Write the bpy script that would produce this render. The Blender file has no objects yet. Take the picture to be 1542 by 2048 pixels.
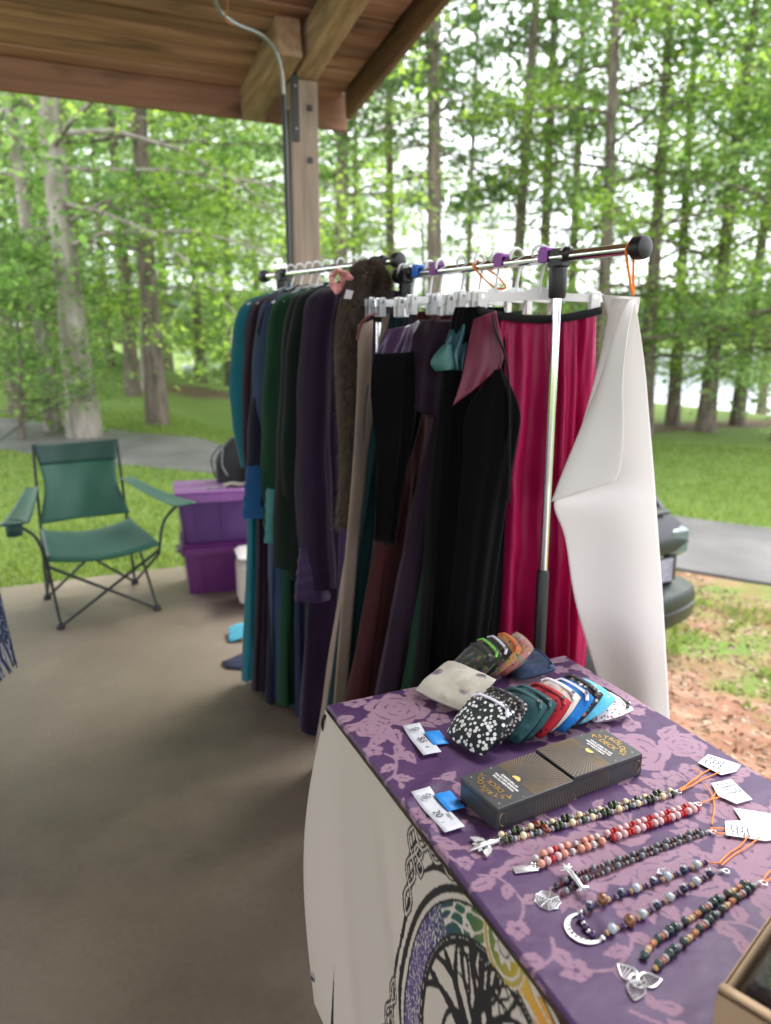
import bpy, math, random
import numpy as np
from mathutils import Vector, Matrix, Quaternion

# ------------------------------------------------------------------ scene, camera, sky, sun, exposure
SC = bpy.context.scene
COL = SC.collection
R = math.radians
CAM_H, PITCH, FPX = 1.52, R(13.2), 1479.0
cam_d = bpy.data.cameras.new('camera')
cam_d.sensor_fit = 'VERTICAL'
cam_d.sensor_height = 36.0
cam_d.sensor_width = 36.0
cam_d.lens = FPX / 2048 * 36.0
cam_d.clip_start = 0.05
cam_d.clip_end = 3000
cam_d.dof.use_dof = True
cam_d.dof.focus_distance = 1.42
cam_d.dof.aperture_fstop = 2.7
cam = bpy.data.objects.new('camera', cam_d)
COL.objects.link(cam)
cam.location = (0, 0, CAM_H)
cam.rotation_euler = (R(90) - PITCH, 0, 0)
SC.camera = cam

SUN_EL, SUN_AZ = R(58), R(40)          # overcast: a soft, high light from the lake side
world = bpy.data.worlds.new('World')
SC.world = world
world.use_nodes = True
wn = world.node_tree
wn.nodes.clear()
w_out = wn.nodes.new('ShaderNodeOutputWorld')
w_bg = wn.nodes.new('ShaderNodeBackground')
w_sky = wn.nodes.new('ShaderNodeTexSky')
w_sky.sky_type = 'NISHITA'
w_sky.sun_disc = False
w_sky.sun_elevation = SUN_EL
w_sky.sun_rotation = SUN_AZ
w_sky.air_density = 1.0
w_sky.dust_density = 4.0
w_hs = wn.nodes.new('ShaderNodeHueSaturation')
w_hs.inputs['Saturation'].default_value = 0.2
w_mix = wn.nodes.new('ShaderNodeMix')
w_mix.data_type = 'RGBA'
w_mix.inputs[0].default_value = 0.75
w_mix.inputs[7].default_value = (8.2, 8.5, 9.2, 1)
wn.links.new(w_sky.outputs[0], w_hs.inputs['Color'])
wn.links.new(w_hs.outputs[0], w_mix.inputs[6])
wn.links.new(w_mix.outputs[2], w_bg.inputs[0])
w_bg.inputs[1].default_value = 0.13
wn.links.new(w_bg.outputs[0], w_out.inputs[0])

sun_d = bpy.data.lights.new('sun', 'SUN')
sun_d.energy = 1.5
sun_d.angle = R(25)
sun_d.color = (1.0, 0.97, 0.92)
sun = bpy.data.objects.new('sun', sun_d)
COL.objects.link(sun)
_sd = Vector((math.sin(SUN_AZ) * math.cos(SUN_EL), math.cos(SUN_AZ) * math.cos(SUN_EL), math.sin(SUN_EL)))
sun.rotation_euler = _sd.to_track_quat('Z', 'Y').to_euler()
sun.location = (6, 6, 20)

SC.view_settings.view_transform = 'Standard'
SC.view_settings.look = 'None'
SC.view_settings.gamma = 1.0
SC.view_settings.exposure = 1.75
SC.view_settings.use_curve_mapping = False
SC.cycles.use_denoising = True
SC.cycles.max_bounces = 8
SC.cycles.diffuse_bounces = 4
SC.cycles.transparent_max_bounces = 12
SC.cycles.caustics_reflective = False
SC.cycles.caustics_refractive = False

# ------------------------------------------------------------------ small geometry helpers
C_, S_ = math.cos(PITCH), math.sin(PITCH)
def sight(x, y):
    u = (x - 771) / FPX; v = (1024 - y) / FPX
    return np.array([u, C_ + v * S_, -S_ + v * C_])
CAM = np.array([0, 0, CAM_H])
def at_z(x, y, z):                       # survey helper: the world point at height z seen there in the photograph
    d = sight(x, y); return CAM + d * ((z - CAM_H) / d[2])
def at_y(x, y, dist):                    # the world point at distance dist
    d = sight(x, y); return CAM + d * (dist / d[1])
EA = np.array([0.912, 0.410, 0.0])       # the pavilion's two axes: along the eave ...
EB = np.array([0.410, -0.912, 0.0])      # ... and towards the table's near end
EZ = np.array([0, 0, 1.0])
TA = np.array([-0.1202, 1.4627, 0.742])  # table corner
def tp(p, q, z=0.0):                     # table coordinates
    return TA + EA * p + EB * q + EZ * z
def along_w(x, y, w):                    # point with distance w measured against EB
    d = sight(x, y); return CAM + d * (w / (-(d @ EB)))

def sstep(a, b, x):
    t = np.clip((np.asarray(x, float) - a) / (b - a), 0, 1); return t * t * (3 - 2 * t)
_rs = np.random.RandomState(7)
_lat = _rs.rand(64, 64)
def vnoise(x, y):
    x = np.asarray(x, float); y = np.asarray(y, float)
    xi = np.floor(x).astype(int); yi = np.floor(y).astype(int)
    fx = x - xi; fy = y - yi
    fx = fx * fx * (3 - 2 * fx); fy = fy * fy * (3 - 2 * fy)
    g = lambda i, j: _lat[i % 64, j % 64]
    return (g(xi, yi) * (1 - fx) + g(xi + 1, yi) * fx) * (1 - fy) + (g(xi, yi + 1) * (1 - fx) + g(xi + 1, yi + 1) * fx) * fy
def fbm(x, y, o=3):
    s = 0; a = .5
    for k in range(o):
        s = s + a * vnoise(np.asarray(x) * 2 ** k + 13 * k, np.asarray(y) * 2 ** k + 7 * k); a *= .5
    return s

ORG = {}
class MB:
    def __init__(self):
        self.v = []; self.f = []; self.n = 0
    def add(self, vs, fs):
        b = self.n
        for p in vs: self.v.append((float(p[0]), float(p[1]), float(p[2])))
        self.n += len(vs)
        for f in fs: self.f.append(tuple(i + b for i in f))
        return self
    def box(self, c, s, ax=None, ay=None, az=None, bev=0.0):
        c = np.asarray(c, float)
        ax = np.array([1., 0, 0]) if ax is None else np.asarray(ax, float) / np.linalg.norm(ax)
        ay = np.array([0, 1., 0]) if ay is None else np.asarray(ay, float) / np.linalg.norm(ay)
        az = np.cross(ax, ay) if az is None else np.asarray(az, float) / np.linalg.norm(az)
        hx, hy, hz = s[0] / 2, s[1] / 2, s[2] / 2
        if bev <= 0:
            vs = [c + ax * sx * hx + ay * sy * hy + az * sz * hz for sz in (-1, 1) for sx, sy in ((-1, -1), (1, -1), (1, 1), (-1, 1))]
            return self.add(vs, [(0, 3, 2, 1), (4, 5, 6, 7), (0, 1, 5, 4), (1, 2, 6, 5), (2, 3, 7, 6), (3, 0, 4, 7)])
        b = min(bev, hx * .9, hy * .9, hz * .9)
        def ring(z, i):
            x, y = hx - i, hy - i
            k = b * .9
            return [c + ax * u + ay * v + az * z for u, v in ((-x + k, -y), (x - k, -y), (x, -y + k), (x, y - k), (x - k, y), (-x + k, y), (-x, y - k), (-x, -y + k))]
        vs = ring(-hz, b) + ring(-hz + b, 0) + ring(hz - b, 0) + ring(hz, b)
        fs = [tuple(range(7, -1, -1)), tuple(range(24, 32))]
        for r in range(3):
            for i in range(8):
                j = (i + 1) % 8
                fs.append((r * 8 + i, r * 8 + j, r * 8 + 8 + j, r * 8 + 8 + i))
        return self.add(vs, fs)
    def tube(self, pts, rad, n=8, cap=True, flat=None):
        pts = [np.asarray(p, float) for p in pts]
        m = len(pts)
        rad = [rad] * m if np.isscalar(rad) else list(rad)
        vs = []; up = None
        for i in range(m):
            t = pts[min(i + 1, m - 1)] - pts[max(i - 1, 0)]
            t = t / (np.linalg.norm(t) + 1e-12)
            if up is None:
                up = np.array([0, 0, 1.]) if abs(t[2]) < .9 else np.array([1., 0, 0])
            x = np.cross(up, t); x /= np.linalg.norm(x) + 1e-12
            up = np.cross(t, x)
            for k in range(n):
                a = 2 * math.pi * k / n
                vs.append(pts[i] + (x * math.cos(a) + up * math.sin(a) * (flat or 1)) * rad[i])
        fs = []
        for i in range(m - 1):
            for k in range(n):
                l = (k + 1) % n
                fs.append((i * n + k, i * n + l, i * n + n + l, i * n + n + k))
        if cap:
            fs.append(tuple(range(n - 1, -1, -1))); fs.append(tuple((m - 1) * n + k for k in range(n)))
        return self.add(vs, fs)
    def disc_stack(self, c, axis, prof, n=16):       # lathe: prof = [(radius, offset along axis)]
        c = np.asarray(c, float); axis = np.asarray(axis, float); axis /= np.linalg.norm(axis)
        u = np.cross(axis, [0, 0, 1.] if abs(axis[2]) < .9 else [1., 0, 0]); u /= np.linalg.norm(u); w = np.cross(axis, u)
        vs = []
        for r, o in prof:
            for k in range(n):
                a = 2 * math.pi * k / n
                vs.append(c + axis * o + (u * math.cos(a) + w * math.sin(a)) * r)
        fs = []
        for i in range(len(prof) - 1):
            for k in range(n):
                l = (k + 1) % n
                fs.append((i * n + k, i * n + l, i * n + n + l, i * n + n + k))
        fs.append(tuple(range(n - 1, -1, -1))); fs.append(tuple((len(prof) - 1) * n + k for k in range(n)))
        return self.add(vs, fs)
    def prism(self, outline, o, ax, ay, th):          # outline in 2D, extruded by th along ax x ay
        o = np.asarray(o, float); ax = np.asarray(ax, float); ay = np.asarray(ay, float)
        az = np.cross(ax, ay); az /= np.linalg.norm(az)
        n = len(outline)
        vs = [o + ax * p[0] + ay * p[1] for p in outline] + [o + ax * p[0] + ay * p[1] + az * th for p in outline]
        fs = [tuple(range(n - 1, -1, -1)), tuple(range(n, 2 * n))] + [(i, (i + 1) % n, n + (i + 1) % n, n + i) for i in range(n)]
        return self.add(vs, fs)
    def grid(self, G, th=0.0):                        # G[rows][cols][3]
        G = np.asarray(G, float); r, c = G.shape[:2]
        vs = G.reshape(-1, 3)
        fs = [(i * c + j, i * c + j + 1, i * c + c + j + 1, i * c + c + j) for i in range(r - 1) for j in range(c - 1)]
        return self.add(vs, fs)
    def build(self, name, m=None, parent=None, smooth=True, angle=40, solid=0.0):
        me = bpy.data.meshes.new(name)
        o = bpy.data.objects.new(name, me)
        v = np.array(self.v)
        if parent is None:
            lo = v.min(0); hi = v.max(0)
            org = np.array([(lo[0] + hi[0]) / 2, (lo[1] + hi[1]) / 2, lo[2]])
            o.location = org
        else:
            org = ORG[parent]
            o.parent = parent
        ORG[o] = org
        me.from_pydata((v - org).tolist(), [], self.f)
        if m is not None: me.materials.append(m)
        if smooth: shade(me, angle)
        COL.objects.link(o)
        if solid:
            md = o.modifiers.new('thickness', 'SOLIDIFY'); md.thickness = solid; md.offset = 0
        return o
def shade(me, angle=40):
    me.polygons.foreach_set('use_smooth', [True] * len(me.polygons))
    if angle < 180:
        me.set_sharp_from_angle(angle=R(angle))
def thing(name, label, cat, loc, group=None):
    o = bpy.data.objects.new(name, None)
    o.empty_display_size = .05
    o.location = loc
    ORG[o] = np.array(loc, float)
    COL.objects.link(o)
    return tag(o, label, cat, group)
def tag(o, label=None, cat=None, group=None, kind=None):
    if label: o['label'] = label
    if cat: o['category'] = cat
    if group: o['group'] = group
    if kind: o['kind'] = kind
    return o
def place(name, me, parent, loc, scale=(1, 1, 1), rot=None, m=None):   # another object that shares mesh data
    o = bpy.data.objects.new(name, me)
    o.parent = parent
    o.location = np.asarray(loc, float) - ORG[parent] if parent is not None else loc
    ORG[o] = np.asarray(loc, float)
    o.scale = scale
    if rot is not None:
        o.rotation_mode = 'QUATERNION'; o.rotation_quaternion = rot
    COL.objects.link(o)
    if m is not None:
        o.material_slots[0].link = 'OBJECT'; o.material_slots[0].material = m
    return o
def mesh_np(name, V, F, m, nv):                       # fast mesh of equal-sized polygons
    me = bpy.data.meshes.new(name)
    V = np.ascontiguousarray(V, np.float32); F = np.ascontiguousarray(F, np.int32)
    me.vertices.add(len(V)); me.vertices.foreach_set('co', V.ravel())
    me.loops.add(F.size); me.loops.foreach_set('vertex_index', F.ravel())
    me.polygons.add(len(F))
    me.polygons.foreach_set('loop_start', np.arange(0, F.size, nv, dtype=np.int32))
    me.update(calc_edges=True)
    me.validate()
    if m is not None: me.materials.append(m)
    return me
def link(name, me, loc=(0, 0, 0), parent=None):
    o = bpy.data.objects.new(name, me); COL.objects.link(o); o.location = loc
    if parent is not None: o.parent = parent
    ORG[o] = np.array(loc, float)
    return o
def bez(pts, n=12):                                   # smooth curve through points
    pts = [np.asarray(p, float) for p in pts]
    P = [pts[0] * 2 - pts[1]] + pts + [pts[-1] * 2 - pts[-2]]
    out = []
    for i in range(1, len(P) - 2):
        for k in range(n):
            t = k / n
            out.append(.5 * ((2 * P[i]) + (-P[i - 1] + P[i + 1]) * t + (2 * P[i - 1] - 5 * P[i] + 4 * P[i + 1] - P[i + 2]) * t * t + (-P[i - 1] + 3 * P[i] - 3 * P[i + 1] + P[i + 2]) * t ** 3))
    out.append(pts[-1])
    return out
_tc = {}
def text_geo(s, size, align='CENTER', bold=0.0):      # flat lettering as (verts, faces)
    key = (s, size, align, bold)
    if key not in _tc:
        cu = bpy.data.curves.new('lettering', 'FONT')
        cu.body = s; cu.size = size; cu.align_x = align; cu.align_y = 'CENTER'; cu.resolution_u = 3; cu.offset = bold
        o = bpy.data.objects.new('lettering', cu); COL.objects.link(o)
        dg = bpy.context.evaluated_depsgraph_get()
        me = bpy.data.meshes.new_from_object(o.evaluated_get(dg))
        _tc[key] = ([tuple(v.co) for v in me.vertices], [tuple(p.vertices) for p in me.polygons])
        bpy.data.objects.remove(o); bpy.data.meshes.remove(me); bpy.data.curves.remove(cu)
    return _tc[key]
def put_text(mb, s, size, o, ax, ay, rot=0.0, bold=0.0):
    vs, fs = text_geo(s, size, 'CENTER', bold)
    c, sn = math.cos(rot), math.sin(rot)
    o = np.asarray(o, float)
    mb.add([o + ax * (x * c - y * sn) + ay * (x * sn + y * c) for x, y, _ in vs], fs)

# ------------------------------------------------------------------ materials
def mat(name, col, rough=.6, metal=0.0, spec=.5, sheen=0.0, col2=None, nscale=8.0, stretch=(1, 1, 1), bump=0.0, bscale=None, coat=0.0, emit=0.0, trans=0.0, alpha=1.0, detail=4.0, sheen_tint=None):
    m = bpy.data.materials.new(name); m.use_nodes = True
    t = m.node_tree; b = t.nodes['Principled BSDF']
    b.inputs['Base Color'].default_value = (*col, 1)
    b.inputs['Roughness'].default_value = rough
    b.inputs['Metallic'].default_value = metal
    b.inputs['Specular IOR Level'].default_value = spec
    b.inputs['Sheen Weight'].default_value = sheen
    if sheen_tint: b.inputs['Sheen Tint'].default_value = (*sheen_tint, 1)
    b.inputs['Coat Weight'].default_value = coat
    b.inputs['Transmission Weight'].default_value = trans
    b.inputs['Alpha'].default_value = alpha
    if col2 is not None or bump:
        tc = t.nodes.new('ShaderNodeTexCoord'); mp = t.nodes.new('ShaderNodeMapping')
        mp.inputs['Scale'].default_value = stretch
        t.links.new(tc.outputs['Object'], mp.inputs[0])
        nz = t.nodes.new('ShaderNodeTexNoise'); nz.inputs['Scale'].default_value = nscale; nz.inputs['Detail'].default_value = detail
        t.links.new(mp.outputs[0], nz.inputs['Vector'])
        if col2 is not None:
            rp = t.nodes.new('ShaderNodeValToRGB')
            rp.color_ramp.elements[0].position = .32; rp.color_ramp.elements[1].position = .68
            rp.color_ramp.elements[0].color = (*col, 1); rp.color_ramp.elements[1].color = (*col2, 1)
            t.links.new(nz.outputs[0], rp.inputs[0]); t.links.new(rp.outputs[0], b.inputs['Base Color'])
        if bump:
            n2 = nz
            if bscale:
                n2 = t.nodes.new('ShaderNodeTexNoise'); n2.inputs['Scale'].default_value = bscale; n2.inputs['Detail'].default_value = 5
                t.links.new(mp.outputs[0], n2.inputs['Vector'])
            bp = t.nodes.new('ShaderNodeBump'); bp.inputs['Strength'].default_value = min(1, bump); bp.inputs['Distance'].default_value = .01
            t.links.new(n2.outputs[0], bp.inputs['Height']); t.links.new(bp.outputs[0], b.inputs['Normal'])
    return m
def rgb(r, g, b):                                      # sRGB 0-255 to linear
    f = lambda c: (c / 255) / 12.92 if c <= 10 else ((c / 255 + .055) / 1.055) ** 2.4
    return (f(r), f(g), f(b))
def leaf_mat(name, dark, light, trans=.45):
    m = bpy.data.materials.new(name); m.use_nodes = True
    t = m.node_tree; t.nodes.clear()
    out = t.nodes.new('ShaderNodeOutputMaterial')
    g = t.nodes.new('ShaderNodeNewGeometry')
    rp = t.nodes.new('ShaderNodeValToRGB')
    rp.color_ramp.elements[0].color = (*dark, 1); rp.color_ramp.elements[1].color = (*light, 1)
    t.links.new(g.outputs['Random Per Island'], rp.inputs[0])
    d = t.nodes.new('ShaderNodeBsdfPrincipled'); d.inputs['Roughness'].default_value = .45; d.inputs['Specular IOR Level'].default_value = .35
    tr = t.nodes.new('ShaderNodeBsdfTranslucent')
    hs = t.nodes.new('ShaderNodeHueSaturation'); hs.inputs['Hue'].default_value = .485; hs.inputs['Saturation'].default_value = 1.08; hs.inputs['Value'].default_value = 2.25
    mx = t.nodes.new('ShaderNodeMixShader'); mx.inputs[0].default_value = trans
    t.links.new(rp.outputs[0], d.inputs['Base Color']); t.links.new(rp.outputs[0], hs.inputs['Color']); t.links.new(hs.outputs[0], tr.inputs[0])
    t.links.new(d.outputs[0], mx.inputs[1]); t.links.new(tr.outputs[0], mx.inputs[2]); t.links.new(mx.outputs[0], out.inputs[0])
    return m
def bark_mat(name, c1, c2, sc=6):
    return mat(name, c1, .9, col2=c2, nscale=sc, stretch=(1.6, 1.6, .35), bump=1.0, bscale=sc * 2.2, spec=.2)
def wood_mat(name, c1, c2, c3, axis, sc=3.0):
    """sawn timber: grain lines stretched along axis (a world vector), a few dark streaks and knots"""
    m = bpy.data.materials.new(name); m.use_nodes = True
    t = m.node_tree; b = t.nodes['Principled BSDF']
    b.inputs['Roughness'].default_value = .75; b.inputs['Specular IOR Level'].default_value = .25
    g = t.nodes.new('ShaderNodeNewGeometry'); oi = t.nodes.new('ShaderNodeObjectInfo')
    ax = np.asarray(axis, float); ax = ax / np.linalg.norm(ax)
    rt = t.nodes.new('ShaderNodeVectorRotate'); rt.rotation_type = 'EULER_XYZ'
    yaw = math.atan2(ax[1], ax[0]) if abs(ax[2]) < .9 else 0
    rt.inputs['Rotation'].default_value = (0, 0, -yaw) if abs(ax[2]) < .9 else (0, R(90), 0)
    t.links.new(g.outputs['Position'], rt.inputs['Vector'])
    ad = t.nodes.new('ShaderNodeVectorMath'); ad.operation = 'ADD'
    mu = t.nodes.new('ShaderNodeMath'); mu.operation = 'MULTIPLY'; mu.inputs[1].default_value = 37
    t.links.new(oi.outputs['Random'], mu.inputs[0]); t.links.new(rt.outputs[0], ad.inputs[0]); t.links.new(mu.outputs[0], ad.inputs[1])
    mp = t.nodes.new('ShaderNodeMapping'); mp.inputs['Scale'].default_value = (.35, 7, 7)
    t.links.new(ad.outputs[0], mp.inputs[0])
    n1 = t.nodes.new('ShaderNodeTexNoise'); n1.inputs['Scale'].default_value = sc; n1.inputs['Detail'].default_value = 6; n1.inputs['Roughness'].default_value = .65
    t.links.new(mp.outputs[0], n1.inputs['Vector'])
    mp2 = t.nodes.new('ShaderNodeMapping'); mp2.inputs['Scale'].default_value = (1.2, 3.5, 3.5)
    t.links.new(ad.outputs[0], mp2.inputs[0])
    n2 = t.nodes.new('ShaderNodeTexNoise'); n2.inputs['Scale'].default_value = 1.1; n2.inputs['Detail'].default_value = 3
    t.links.new(mp2.outputs[0], n2.inputs['Vector'])
    rp = t.nodes.new('ShaderNodeValToRGB'); e = rp.color_ramp.elements
    e[0].position = .3; e[0].color = (*c1, 1); e[1].position = .7; e[1].color = (*c2, 1)
    t.links.new(n1.outputs[0], rp.inputs[0])
    mr = t.nodes.new('ShaderNodeMapRange'); mr.inputs[1].default_value = .55; mr.inputs[2].default_value = .75
    t.links.new(n2.outputs[0], mr.inputs[0])
    mx = t.nodes.new('ShaderNodeMix'); mx.data_type = 'RGBA'; mx.inputs[7].default_value = (*c3, 1)
    t.links.new(mr.outputs[0], mx.inputs[0]); t.links.new(rp.outputs[0], mx.inputs[6])
    hv = t.nodes.new('ShaderNodeHueSaturation')
    m3 = t.nodes.new('ShaderNodeMapRange'); m3.inputs[3].default_value = .72; m3.inputs[4].default_value = 1.22
    t.links.new(oi.outputs['Random'], m3.inputs[0]); t.links.new(m3.outputs[0], hv.inputs['Value'])
    t.links.new(mx.outputs[2], hv.inputs['Color']); t.links.new(hv.outputs[0], b.inputs['Base Color'])
    bp = t.nodes.new('ShaderNodeBump'); bp.inputs['Strength'].default_value = .5; bp.inputs['Distance'].default_value = .004
    t.links.new(n1.outputs[0], bp.inputs['Height']); t.links.new(bp.outputs[0], b.inputs['Normal'])
    return m
# ------------------------------------------------------------------ terrain
A_MAX, W_MAX = 1.86, 5.01                    # slab edges in pavilion coordinates
ROAD = [(-30, 26.0), (-14, 17.6), (-6.5, 13.0), (-3.5, 11.15), (0, 9.4), (3.4, 7.8), (5.2, 6.85), (10, 3.4), (20, -5.0)]
def aw(x, y): return .912 * x + .41 * y, .912 * y - .41 * x
def ground_z(x, y):
    x = np.asarray(x, float); y = np.asarray(y, float)
    al, w = aw(x, y)
    d = al - A_MAX
    z = -.12 - .5 * sstep(.1, 2.1, d) - .022 * np.clip(d - 2, 0, 40)
    z = z - 1.5 * sstep(22, 31, al) - 1.2 * sstep(30, 60, al)
    z = z + 1.55 * sstep(19, 33, y) * sstep(9, 1, al) + 1.5 * sstep(34, 90, y) * sstep(16, 0, al)
    z = z + .05 * (fbm(x * .5, y * .5) - .45) * sstep(.4, 2, np.maximum(d, w - W_MAX))
    return z
def nonuni(lo, hi, d0, d1, near, far):
    a = [0.0]
    while a[-1] < hi:
        t = min(1, max(0, (a[-1] - near) / (far - near))); a.append(a[-1] + d0 + (d1 - d0) * t * t)
    b = [0.0]
    while b[-1] > lo:
        t = min(1, max(0, (-b[-1] - near) / (far - near))); b.append(b[-1] - d0 - (d1 - d0) * t * t)
    return np.array(sorted(set(a + b)))
xs = nonuni(-420, 420, .2, 30, 9, 200); ys = nonuni(-60, 600, .2, 30, 12, 220)
GX, GY = np.meshgrid(xs, ys)
GZ = ground_z(GX, GY)
far = sstep(260, 420, GY) * sstep(0, 60, GX + 200)
GZ = GZ + far * (9 + 8 * fbm(GX * .01, GY * .01))
nx, ny = len(xs), len(ys)
idx = np.arange(nx * ny).reshape(ny, nx)
TF = np.stack([idx[:-1, :-1], idx[:-1, 1:], idx[1:, 1:], idx[1:, :-1]], -1).reshape(-1, 4)
al, ww = aw(GX, GY)
clay = sstep(2.9, .3, al - A_MAX) * sstep(7.0, 4.5, ww) * (al > 1) + .75 * sstep(.55, .0, ww - W_MAX) * (al < A_MAX + .2) * (ww > 3)
clay = np.maximum(clay, .50 * sstep(6.5, 3.0, al - A_MAX) * (al > A_MAX) * sstep(8.0, 6.0, ww))
litter = np.exp(-((ww - (15.2 + 1.0 * fbm(GX * .3, GY * .3))) / 1.3) ** 2) * sstep(8, 11, al) + .9 * np.exp(-(((GX + 6.2) / 2.2) ** 2 + ((GY - 25.5) / 2.0) ** 2)) + .5 * np.exp(-(((GX + 4.5) / 2.5) ** 2 + ((GY - 15.5) / .9) ** 2))
g_m = bpy.data.materials.new('grass_and_clay'); g_m.use_nodes = True
def ground_nodes(m):
    t = m.node_tree; b = t.nodes['Principled BSDF']; b.inputs['Roughness'].default_value = .95; b.inputs['Specular IOR Level'].default_value = .15
    g = t.nodes.new('ShaderNodeNewGeometry')
    def noise(s, d=4):
        n = t.nodes.new('ShaderNodeTexNoise'); n.inputs['Scale'].default_value = s; n.inputs['Detail'].default_value = d
        t.links.new(g.outputs['Position'], n.inputs['Vector']); return n.outputs[0]
    def ramp(src, stops):
        r = t.nodes.new('ShaderNodeValToRGB'); e = r.color_ramp.elements
        e[0].position, e[0].color = stops[0][0], (*stops[0][1], 1); e[1].position, e[1].color = stops[-1][0], (*stops[-1][1], 1)
        for p, c in stops[1:-1]:
            q = e.new(p); q.color = (*c, 1)
        t.links.new(src, r.inputs[0]); return r.outputs[0]
    def mixc(f, a, c):
        x = t.nodes.new('ShaderNodeMix'); x.data_type = 'RGBA'
        t.links.new(f, x.inputs[0]); t.links.new(a, x.inputs[6]); t.links.new(c, x.inputs[7]); return x.outputs[2]
    def mask(attr, ns, lo, hi, k=.9):
        a = t.nodes.new('ShaderNodeAttribute'); a.attribute_name = attr
        s = t.nodes.new('ShaderNodeMath'); s.operation = 'MULTIPLY_ADD'; s.inputs[1].default_value = k; s.inputs[2].default_value = -.5 * k
        t.links.new(noise(ns, 6), s.inputs[0])
        ad = t.nodes.new('ShaderNodeMath'); ad.operation = 'ADD'; t.links.new(a.outputs['Fac'], ad.inputs[0]); t.links.new(s.outputs[0], ad.inputs[1])
        r = t.nodes.new('ShaderNodeMapRange'); r.inputs[1].default_value = lo; r.inputs[2].default_value = hi; t.links.new(ad.outputs[0], r.inputs[0]); return r.outputs[0]
    grass = mixc(ramp(noise(.35), [(.35, (0, 0, 0)), (.65, (1, 1, 1))]), ramp(noise(30, 6), [(.3, (.085, .135, .028)), (.7, (.17, .245, .06))]), ramp(noise(26, 6), [(.3, (.10, .16, .03)), (.7, (.19, .25, .07))]))
    soil = ramp(noise(3.2, 8), [(.3, (.19, .092, .058)), (.5, (.28, .150, .098)), (.72, (.36, .235, .165))])
    lit = ramp(noise(7, 8), [(.3, (.07, .045, .03)), (.7, (.19, .13, .085))])
    c = mixc(mask('clay', 2.3, .32, .62, 1.1), grass, soil)
    c = mixc(mask('litter', 1.6, .35, .75, .8), c, lit)
    t.links.new(c, b.inputs['Base Color'])
    bp = t.nodes.new('ShaderNodeBump'); bp.inputs['Strength'].default_value = .7; bp.inputs['Distance'].default_value = .03
    t.links.new(noise(22, 8), bp.inputs['Height']); t.links.new(bp.outputs[0], b.inputs['Normal'])
ground_nodes(g_m)
g_me = mesh_np('ground', np.stack([GX, GY, GZ], -1).reshape(-1, 3), TF, g_m, 4)
for nm, arr in (('clay', clay), ('litter', litter)):
    at = g_me.attributes.new(nm, 'FLOAT', 'POINT'); at.data.foreach_set('value', np.clip(arr, 0, 1).astype(np.float32).ravel())
shade(g_me, 180)
tag(link('ground', g_me), 'sloping park ground of grass and bare red clay', kind='structure')

# lake
lake_m = mat('lake_water', (.30, .33, .36), .12, spec=.6, bump=.25, nscale=.6, col2=None, bscale=1.4)
lk = MB().add([(-60, 20, -2.35), (420, 20, -2.35), (420, 600, -2.35), (-60, 600, -2.35)], [(0, 1, 2, 3)]).build('lake', lake_m, smooth=False)
tag(lk, 'pale lake beyond the trees', kind='structure')

# road
def resample(P, step):
    P = [np.array([p[0], p[1], 0.]) for p in P]; B = bez(P, 40); out = [B[0]]; acc = 0
    for i in range(1, len(B)):
        if np.linalg.norm(B[i] - out[-1]) >= step: out.append(B[i])
    return np.array(out)
RC = resample(ROAD, .3)
asph = mat('worn_asphalt', (.085, .078, .082), .55, col2=(.16, .148, .15), nscale=1.3, bump=.5, bscale=60, spec=.5, detail=8)
road_rows = []; kerb_n = []
for i, p in enumerate(RC):
    tt = RC[min(i + 1, len(RC) - 1)] - RC[max(i - 1, 0)]; tt /= np.linalg.norm(tt); nn = np.array([-tt[1], tt[0], 0])
    wob = .05 * math.sin(i * .9) + .05 * math.sin(i * .37)
    row = []
    for s, dz in ((-1.22 + wob, -.06), (-1.2 + wob, .028), (-.6, .045), (0, .055), (.6, .045), (1.2 + wob, .028), (1.22 + wob, -.06)):
        q = p + nn * s; row.append([q[0], q[1], float(ground_z(q[0], q[1])) + dz])
    road_rows.append(row)
tag(MB().grid(road_rows).build('road', asph), 'narrow asphalt park road', kind='structure')

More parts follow.
